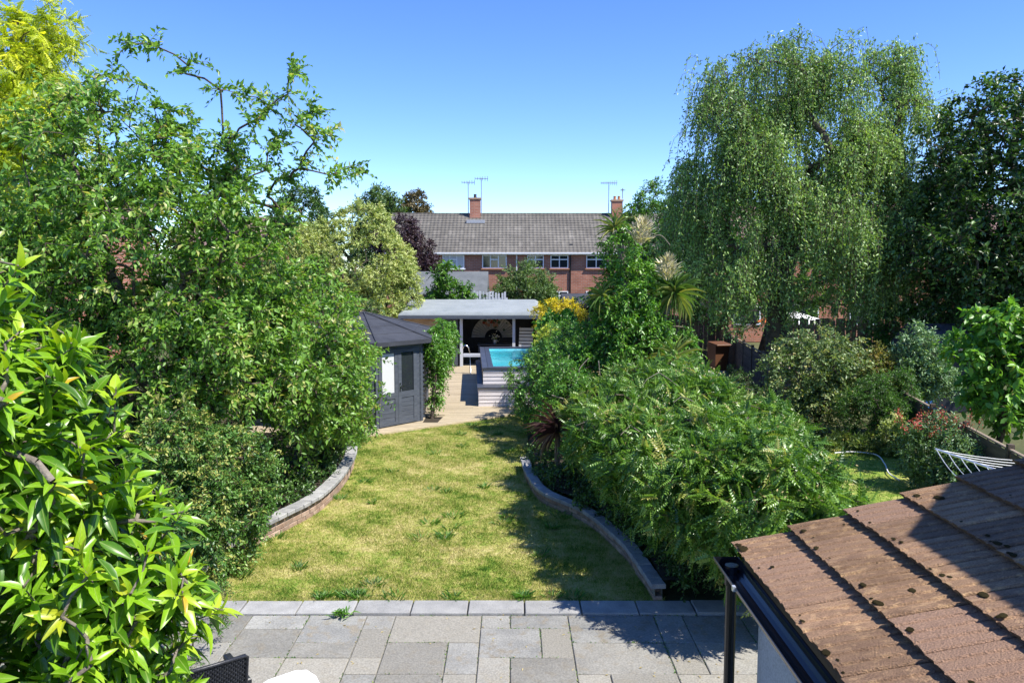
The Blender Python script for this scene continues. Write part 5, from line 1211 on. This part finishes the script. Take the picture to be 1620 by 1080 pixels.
# -- cordylines: a head is a sheaf of sword leaves, each its own mesh object
def cord_head(parent, b, p, n, ln, wd, mat, seed, tm=.45, lo=-.5, hi=1.4):
    g = rngs(seed); a = np.arange(n) * 2.4 + g.random(n) * .3; e = np.linspace(hi, lo, n) + g.normal(size=n) * .12
    d = np.stack([np.cos(a) * np.cos(e), np.sin(a) * np.cos(e), np.sin(e)], 1); P = np.array(p) + d * .04 - np.array(b)
    t = np.clip(tm + g.normal(size=n) * .2 + np.linspace(-.1, .3, n), 0, 1)
    single_leaves('leaf', TS, P, d, np.tile([[0, 0, 1.]], (n, 1)) + d * .01, ln * (.75 + .4 * g.random(n)), wd * (.8 + .4 * g.random(n)), t, mat, parent, 8)
def panicle(parent, b, p, d, L, seed):
    g = rngs(seed); d = norm(np.array(d, float)); n = 330; s = g.random(n); r_ = .23 * L / .6 * np.sin(PI * (.12 + .8 * s)) * (.5 + .9 * g.random(n))
    off = g.normal(size=(n, 3)); off -= (off @ d)[:, None] * d; off = norm(off) * (r_ * np.sqrt(g.random(n)))[:, None]
    P = np.array(p) + d * (s * L)[:, None] + off - np.array(b)
    leafobj('flower_plume', T2, P, off + d * .1, g.normal(size=(n, 3)), .08 + .13 * g.random(n), np.full(n, .015), g.random(n), M['l_flower'], parent, 'stuff')
ct = thing('cordyline_palm', 'green cordyline palm with cream flower plumes rising out of the climber', 'palm', (2.6, 17.15, .2)); cb_ = (2.6, 17.15, .2)
MB().tube([(0, 0, -.1), (-.1, 0, 2.4), (-.3, -.15, 4.4)], [.12, .1, .07], 8).build('trunk', M['barkgrey'], ct)
MB().tube([(0, 0, 1.2), (.5, -.1, 2.2), (.85, -.15, 2.95)], [.09, .08, .06], 8).build('trunk', M['barkgrey'], ct)
cord_head(ct, cb_, (3.47, 16.9, 3.25), 80, .66, .034, M['l_cord'], 201, .45, -1.1)
cord_head(ct, cb_, (2.2, 17.0, 4.6), 34, .45, .03, M['l_cord'], 202, .55, -.2)
cord_head(ct, cb_, (1.9, 16.65, 3.2), 30, .45, .03, M['l_cord'], 203, .6, -.9)
cord_head(ct, cb_, (3.4, 16.4, 1.9), 30, .62, .035, M['l_cord'], 204, .75, -.4)
panicle(ct, cb_, (2.62, 16.45, 4.3), (.15, -.3, 1), .48, 205); panicle(ct, cb_, (3.25, 16.5, 3.55), (-.1, -.2, 1), .46, 206)
cp = thing('purple_cordyline', 'dark purple spiky cordyline at the edge of the hedge', 'palm', (.8, 13.7, .2)); MB().tube([(0, 0, -.05), (0, 0, .72)], .05, 7).build('trunk', M['barkgrey'], cp)
cord_head(cp, (.8, 13.7, .2), (.8, 13.6, .95), 110, .58, .019, M['l_cordred'], 207, .5, -.7)
r = FP('daisy_bush', 'dark bush dotted with white daisies behind the right wall', 'shrub', (2.1, 9.6, .2), [(2.05, 9.5, .42, .32, .6, .28), (2.2, 9.0, .38, .3, .4, .25), (1.95, 10.3, .4, .25, .4, .25)], 150, 5, 8, .04, M['l_dark'], 126, slen=.13, trunk_r=.015, tmean=.6, tipr=.002)
g = rngs(127); n = 36; P = np.stack([g.uniform(1.8, 2.4, n), g.uniform(8.7, 10.5, n), g.uniform(.55, .78, n)], 1)
pet = np.repeat(P, 9, 0); a = np.tile(np.arange(9) * 2 * PI / 9, n); leafobj('daisies', T2, pet - np.array([2.1, 9.6, .2]), np.stack([np.cos(a), np.sin(a), np.full(len(a), .15)], 1), np.tile([[0, 0, 1.]], (len(a), 1)), np.full(len(a), .024), np.full(len(a), .010), np.full(len(a), .8), M['l_whitefl'], r, 'stuff')

# -- neighbouring garden
FP('variegated_bush', 'airy pale-edged bush in the neighbouring garden', 'shrub', (7.0, 18.2, 0), [(6.95, 18.2, 1.45, 1.1, .9, 1.0), (7.75, 18.0, 1.35, .65, .7, .9), (7.1, 17.7, .7, 1.0, .6, .6)], 520, 5, 8, .07, M['l_vari'], 130, slen=.26, trunk_r=.05, tmean=.5, shell=.4, tipr=.004, T=TO, ratio=.55)
FP('orange_tinted_bush', 'yellow and orange tinted bush behind the dark conifer', 'shrub', (8.35, 18.0, 0), [(8.3, 17.9, 1.5, .4, .4, .5), (8.6, 17.8, 1.45, .3, .35, .35)], 130, 5, 8, .06, M['l_orange'], 131, slen=.22, trunk_r=.03, tmean=.5, tipr=.004)
FP('low_conifer', 'clipped dark green conifer in two tiers by the fence', 'conifer', (7.9, 16.8, 0), [(7.65, 16.7, .75, .55, .5, .75), (8.3, 16.9, 1.1, .45, .45, .5), (8.1, 16.5, .55, .5, .45, .5)], 460, 6, 8, .05, M['l_mid'], 132, slen=.16, trunk_r=.05, tmean=.3, shell=.8, tipr=.003, ratio=.3)
FP('hydrangea', 'small shrub with pale cream flower heads below the conifer', 'shrub', (7.75, 15.8, 0), [(7.75, 15.8, .45, .3, .3, .4)], 60, 5, 7, .06, M['l_pale'], 133, slen=.14, trunk_r=.02, tmean=.4, tipr=.003)
FP('grey_shrub', 'silvery grey-green shrub standing above the fence', 'shrub', (9.3, 17.8, 0), [(9.2, 17.7, 1.75, .55, .5, .8), (9.5, 17.6, 1.3, .5, .5, .5), (9.05, 17.7, 1.0, .4, .4, .6)], 260, 5, 8, .085, M['l_glauc'], 134, slen=.26, trunk_r=.04, tmean=.5, shell=.3, up=.5, tipr=.004)
r = FP('valerian', 'clump of red-flowered valerian against the dark fence', 'flower', (7.15, 13.3, 0), [(7.2, 13.3, .65, .5, .5, .58), (7.5, 12.9, .42, .4, .4, .4)], 260, 5, 8, .06, M['l_glauc'], 135, slen=.2, trunk_r=.02, tmean=.4, up=.9, droop=.05, tipr=.003)
g = rngs(136); n = 70; q = np.stack([g.normal(size=n) * .30 + 7.15, g.normal(size=n) * .26 + 13.25, g.uniform(1.0, 1.36, n)], 1); m = 11
P = np.repeat(q, m, 0) + g.normal(size=(n * m, 3)) * np.array([.022, .022, .045]); leafobj('red_flowers', T2, P - np.array([7.15, 13.3, 0]), g.normal(size=P.shape), g.normal(size=P.shape), np.full(len(P), .035), np.full(len(P), .022), g.random(len(P)), M['l_red'], r, 'stuff')
st = MB()
for p in q: st.tube([(p[0] - 7.15, p[1] - 13.3, p[2]), ((p[0] - 7.15) * .6, (p[1] - 13.3) * .6, .5)], .005, 3, False)
tag(st.build('flower_stalks', M['l_mid'], r), kind='stuff')
FP('small_tree', 'young broad-leaved tree behind the fence at the right edge', 'tree', (9.0, 14.3, 0), [(8.75, 14.2, 2.45, .72, .66, .78), (9.75, 14.2, 2.45, .9, .8, .82), (9.2, 14.2, 1.5, .9, .8, .62)], 240, 5, 7, .15, M['l_catalpa'], 137, T=TO, ratio=.52, slen=.28, droop=.5, trunk_r=.06, tmean=.45, shell=.35, top=(9.0, 14.3, 1.5), single=260)
FP('grass_clump', 'pale yellowish tufted clump at the edge of the neighbouring lawn', 'plant', (7.0, 16.4, 0), [(6.9, 16.4, .15, .55, .35, .12), (7.4, 16.1, .18, .4, .3, .15)], 70, 6, 6, .12, M['l_vari'], 138, slen=.14, ratio=.08, up=1.2, trunk_r=.01, tmean=.4, wood=False)
FP('low_shrub', 'shaded low shrub below the far fence panels', 'shrub', (6.4, 21.5, 0), [(6.3, 20.5, .3, .5, 1.0, .35), (6.6, 23, .4, .5, 1.2, .4), (4.4, 19.5, .5, .5, 1.2, .5)], 220, 5, 8, .07, M['l_dark'], 139, slen=.22, trunk_r=.03, tmean=.6)
FP('low_shrub', 'green shrub under the weeping tree beyond the board fence', 'shrub', (12.6, 24, 0), [(12.2, 24, 2.0, 1.2, 1, 1.3), (13.8, 24, 1.6, 1.6, 1, 1.5)], 380, 5, 8, .12, M['l_mid'], 140, slen=.35, trunk_r=.06, tmean=.35)
FP('backing_tree', 'shaded green tree filling the space behind the weeping tree', 'tree', (9.5, 30.5, 0), [(7.6, 30.5, 3.6, 1.8, 1.2, 2.0), (10.4, 30.3, 3.8, 2.0, 1.2, 2.2), (13.4, 30, 3.6, 2.2, 1.2, 2.2), (11.5, 30.4, 5.6, 2.0, 1.2, 1.4), (8.6, 30.6, 5.6, 1.8, 1.2, 1.4)], 620, 5, 9, .16, M['l_mid'], 145, slen=.45, trunk_r=.16, shell=.4, tmean=.35, tipr=.008)
# -- large dark tree on the right
FP('dark_tree', 'large dense dark green tree at the right edge', 'tree', (14.2, 23.2, 0), [(14.2, 22.5, 6.5, 2.6, 2.4, 2.8), (12.6, 21.8, 4.6, 1.9, 1.8, 1.9), (16.4, 22.2, 6.6, 2.4, 2.2, 3.0), (15.2, 21.5, 4.0, 2.2, 1.9, 2.0), (13.2, 22.3, 7.6, 1.2, 1.1, 1.2), (12.9, 22, 3.0, 1.4, 1.4, 1.2)], 1150, 5, 9, .15, M['l_dark'], 141, T=T2, ratio=.55, slen=.45, droop=.3, trunk_r=.28, shell=.5, tmean=.55, top=(14.2, 23, 3.5), tipr=.01, lumpy=.2)
FP('broad_tree', 'mid green tree behind the cordyline beside the terrace', 'tree', (6.4, 33, 0), [(5.7, 32.5, 5.4, 1.25, 1.2, 1.9), (6.9, 32.5, 4.6, 1.6, 1.4, 2.0), (5.6, 32.4, 3.2, 1.3, 1.3, 1.4)], 420, 5, 9, .14, M['l_mid'], 142, slen=.45, trunk_r=.16, shell=.4, tmean=.45, tipr=.008)
FP('hedge', 'tall green hedge running behind the garden fences on the right', 'hedge', (10, 33, 0), [(5, 36, 1.6, 2.2, 1, 1.7), (9, 35, 1.7, 2.4, 1, 1.8), (19, 27, 2.0, 2.5, 2, 2.2), (23, 27, 2.4, 3, 2, 2.6), (16.5, 29, 1.8, 2, 1, 1.6)], 600, 5, 8, .14, M['l_dark'], 143, slen=.4, trunk_r=.08, tmean=.55)
FP('hedge', 'far hedge behind the dome tree at the left of the terrace', 'hedge', (-14, 47, 0), [(-12, 47, 2.4, 3.5, 1, 2.4), (-18, 46, 2.4, 3.5, 1, 2.4), (-9, 47, 1.8, 2, 1, 1.8)], 500, 5, 8, .16, M['l_mid'], 144, slen=.45, trunk_r=.08, tmean=.3)

# -- weeping tree: curtains of hanging shoots
def weeping_tree():
    g = rngs(150); base = np.array([8.2, 24.6, 0.]); root = thing('weeping_tree', 'tall weeping tree with hanging curtains of fine foliage', 'tree', base)
    lobes = [(7.6, 24.4, 9.3, 1.7, 1.5, 1.3), (9.8, 24.4, 9.2, 1.5, 1.4, 1.4), (11.3, 24.6, 9.6, .9, .9, 1.2), (6.6, 24.3, 8.2, 1.5, 1.3, 1.2), (8.8, 24.4, 7.4, 2.6, 2.0, 1.6), (11.4, 24.3, 7.2, 1.4, 1.3, 1.3), (7.2, 23.2, 6.4, 1.1, .8, .8), (9.6, 22.8, 5.2, 1.0, .8, .9), (12.2, 24, 6.2, 1.0, 1.0, .9), (11.6, 23.2, 4.9, 1.2, 1.0, .9), (5.9, 24.6, 6.6, .9, 1.0, 1.0), (5.7, 25, 4.9, 1.0, 1.0, .8), (8.6, 23.0, 4.2, .9, .7, .7), (10.6, 23.2, 3.9, .8, .7, .6), (6.4, 23.6, 3.9, 1.0, .8, .8), (7.6, 23.2, 4.8, 1.0, .7, .7), (9.0, 23.4, 6.4, 1.2, .8, .8), (12.6, 23.6, 4.4, .9, .8, .8), (11.0, 23.4, 6.0, 1.0, .8, .8), (12.9, 24.2, 7.0, .8, .8, .9), (12.3, 23.3, 5.5, .9, .8, .8), (10.2, 23.3, 7.2, 1.0, .8, .8), (11.9, 24, 8.3, .9, .9, .8), (9.9, 23.0, 4.6, .9, .7, .6), (7.0, 23.4, 7.4, 1.0, .8, .7), (11.4, 23.4, 3.6, 1.0, .7, .5), (13.2, 23.8, 3.6, .9, .7, .6), (8.2, 23.4, 5.6, 1.0, .8, .6), (5.9, 24.2, 5.8, .8, .8, .7), (11.7, 24.4, 10.35, .5, .5, .5), (8.3, 24.4, 10.45, .6, .6, .5), (6.1, 24.3, 9.5, .5, .6, .5), (7.4, 24.0, 3.2, 1.2, .8, .6), (9.6, 24.2, 3.3, 1.2, .8, .6)]
    tips, out, idx = sample_lobes([(l[0], l[1], l[2], l[3] * .86, l[4] * .86, l[5] * .86) for l in lobes] , 1900, g, .7)
    gap = np.sin(1.9 * tips[:, 0] + .5) * np.sin(1.7 * tips[:, 2] + 1.1) + .6 * np.sin(3.1 * tips[:, 0] + 2.3 * tips[:, 2]) + .3 * np.sin(4 * tips[:, 1])
    up_ = ((out[:, 2] > -.35) | (g.random(len(tips)) < .25)) & (gap > -.42); tips, out, idx = tips[up_], out[up_], idx[up_]
    parts, td = skeleton(base - np.array([0, 0, .05]), (8.6, 24.5, 5.0), .34, tips, g, tip_r=.009, rise=.22, wig=.14, bend=(-.15, 0))
    S = 7; n = len(tips) * S; st = np.repeat(tips, S, 0) + g.normal(size=(n, 3)) * .16
    h = np.repeat(out, S, 0) * np.array([1, 1, 0]) * .6 + g.normal(size=(n, 3)) * np.array([.4, .4, .1]); L = g.gamma(3.0, .25, n) + .25
    L = np.minimum(L, st[:, 2] - 1.7); L = np.maximum(L, .25)
    K = 32; t = (np.arange(K) + .5) / K
    def pt(tt):
        x = st[:, None, :] + h[:, None, :] * (.55 * (1 - np.exp(-3 * tt)))[None, :, None]
        x[..., 2] -= (L[:, None] * (tt[None] ** 1.35)) - .16 * (np.sin(np.minimum(tt * 5, PI)))[None]
        return x
    P = pt(t) + g.normal(size=(n, K, 3)) * .035
    keep = (g.random((n, K)) < np.clip(L[:, None] / 1.0 * .8, .3, 1.0)).reshape(-1)
    P = P.reshape(-1, 3)[keep]; m = len(P)
    D = g.normal(size=(m, 3)) * .65 + np.array([0, 0, -.8]); U = g.normal(size=(m, 3)) + np.array([.1, -.3, .5])
    ct = np.repeat(np.repeat(g.normal(size=len(tips)) * .12 + (g.normal(size=len(lobes)) * .12)[idx], S), K)[keep]
    ln = .098 * (.6 + .7 * g.random(m)); tint = np.clip(.5 + ct + g.normal(size=m) * .2, 0, 1)
    leafobj('crown', T2, P - base, D, U, ln, ln * .46, tint, M['l_willow'], root)
    q = pt(np.linspace(0, 1, 6)); A = q[:, :-1].reshape(-1, 3); B = q[:, 1:].reshape(-1, 3); sel = g.random(len(A)) < .6
    parts.append(seg_tubes(A[sel], B[sel], np.full(sel.sum(), .006), np.full(sel.sum(), .004), 4))
    V, F = join(parts); link('trunk', fastmesh('trunk', V - base, F, M['bark'], True), root)
weeping_tree()
print('objects', len(bpy.data.objects), 'tris', sum(len(o.data.loops) - 2 * len(o.data.polygons) for o in bpy.data.objects if o.type == 'MESH'))
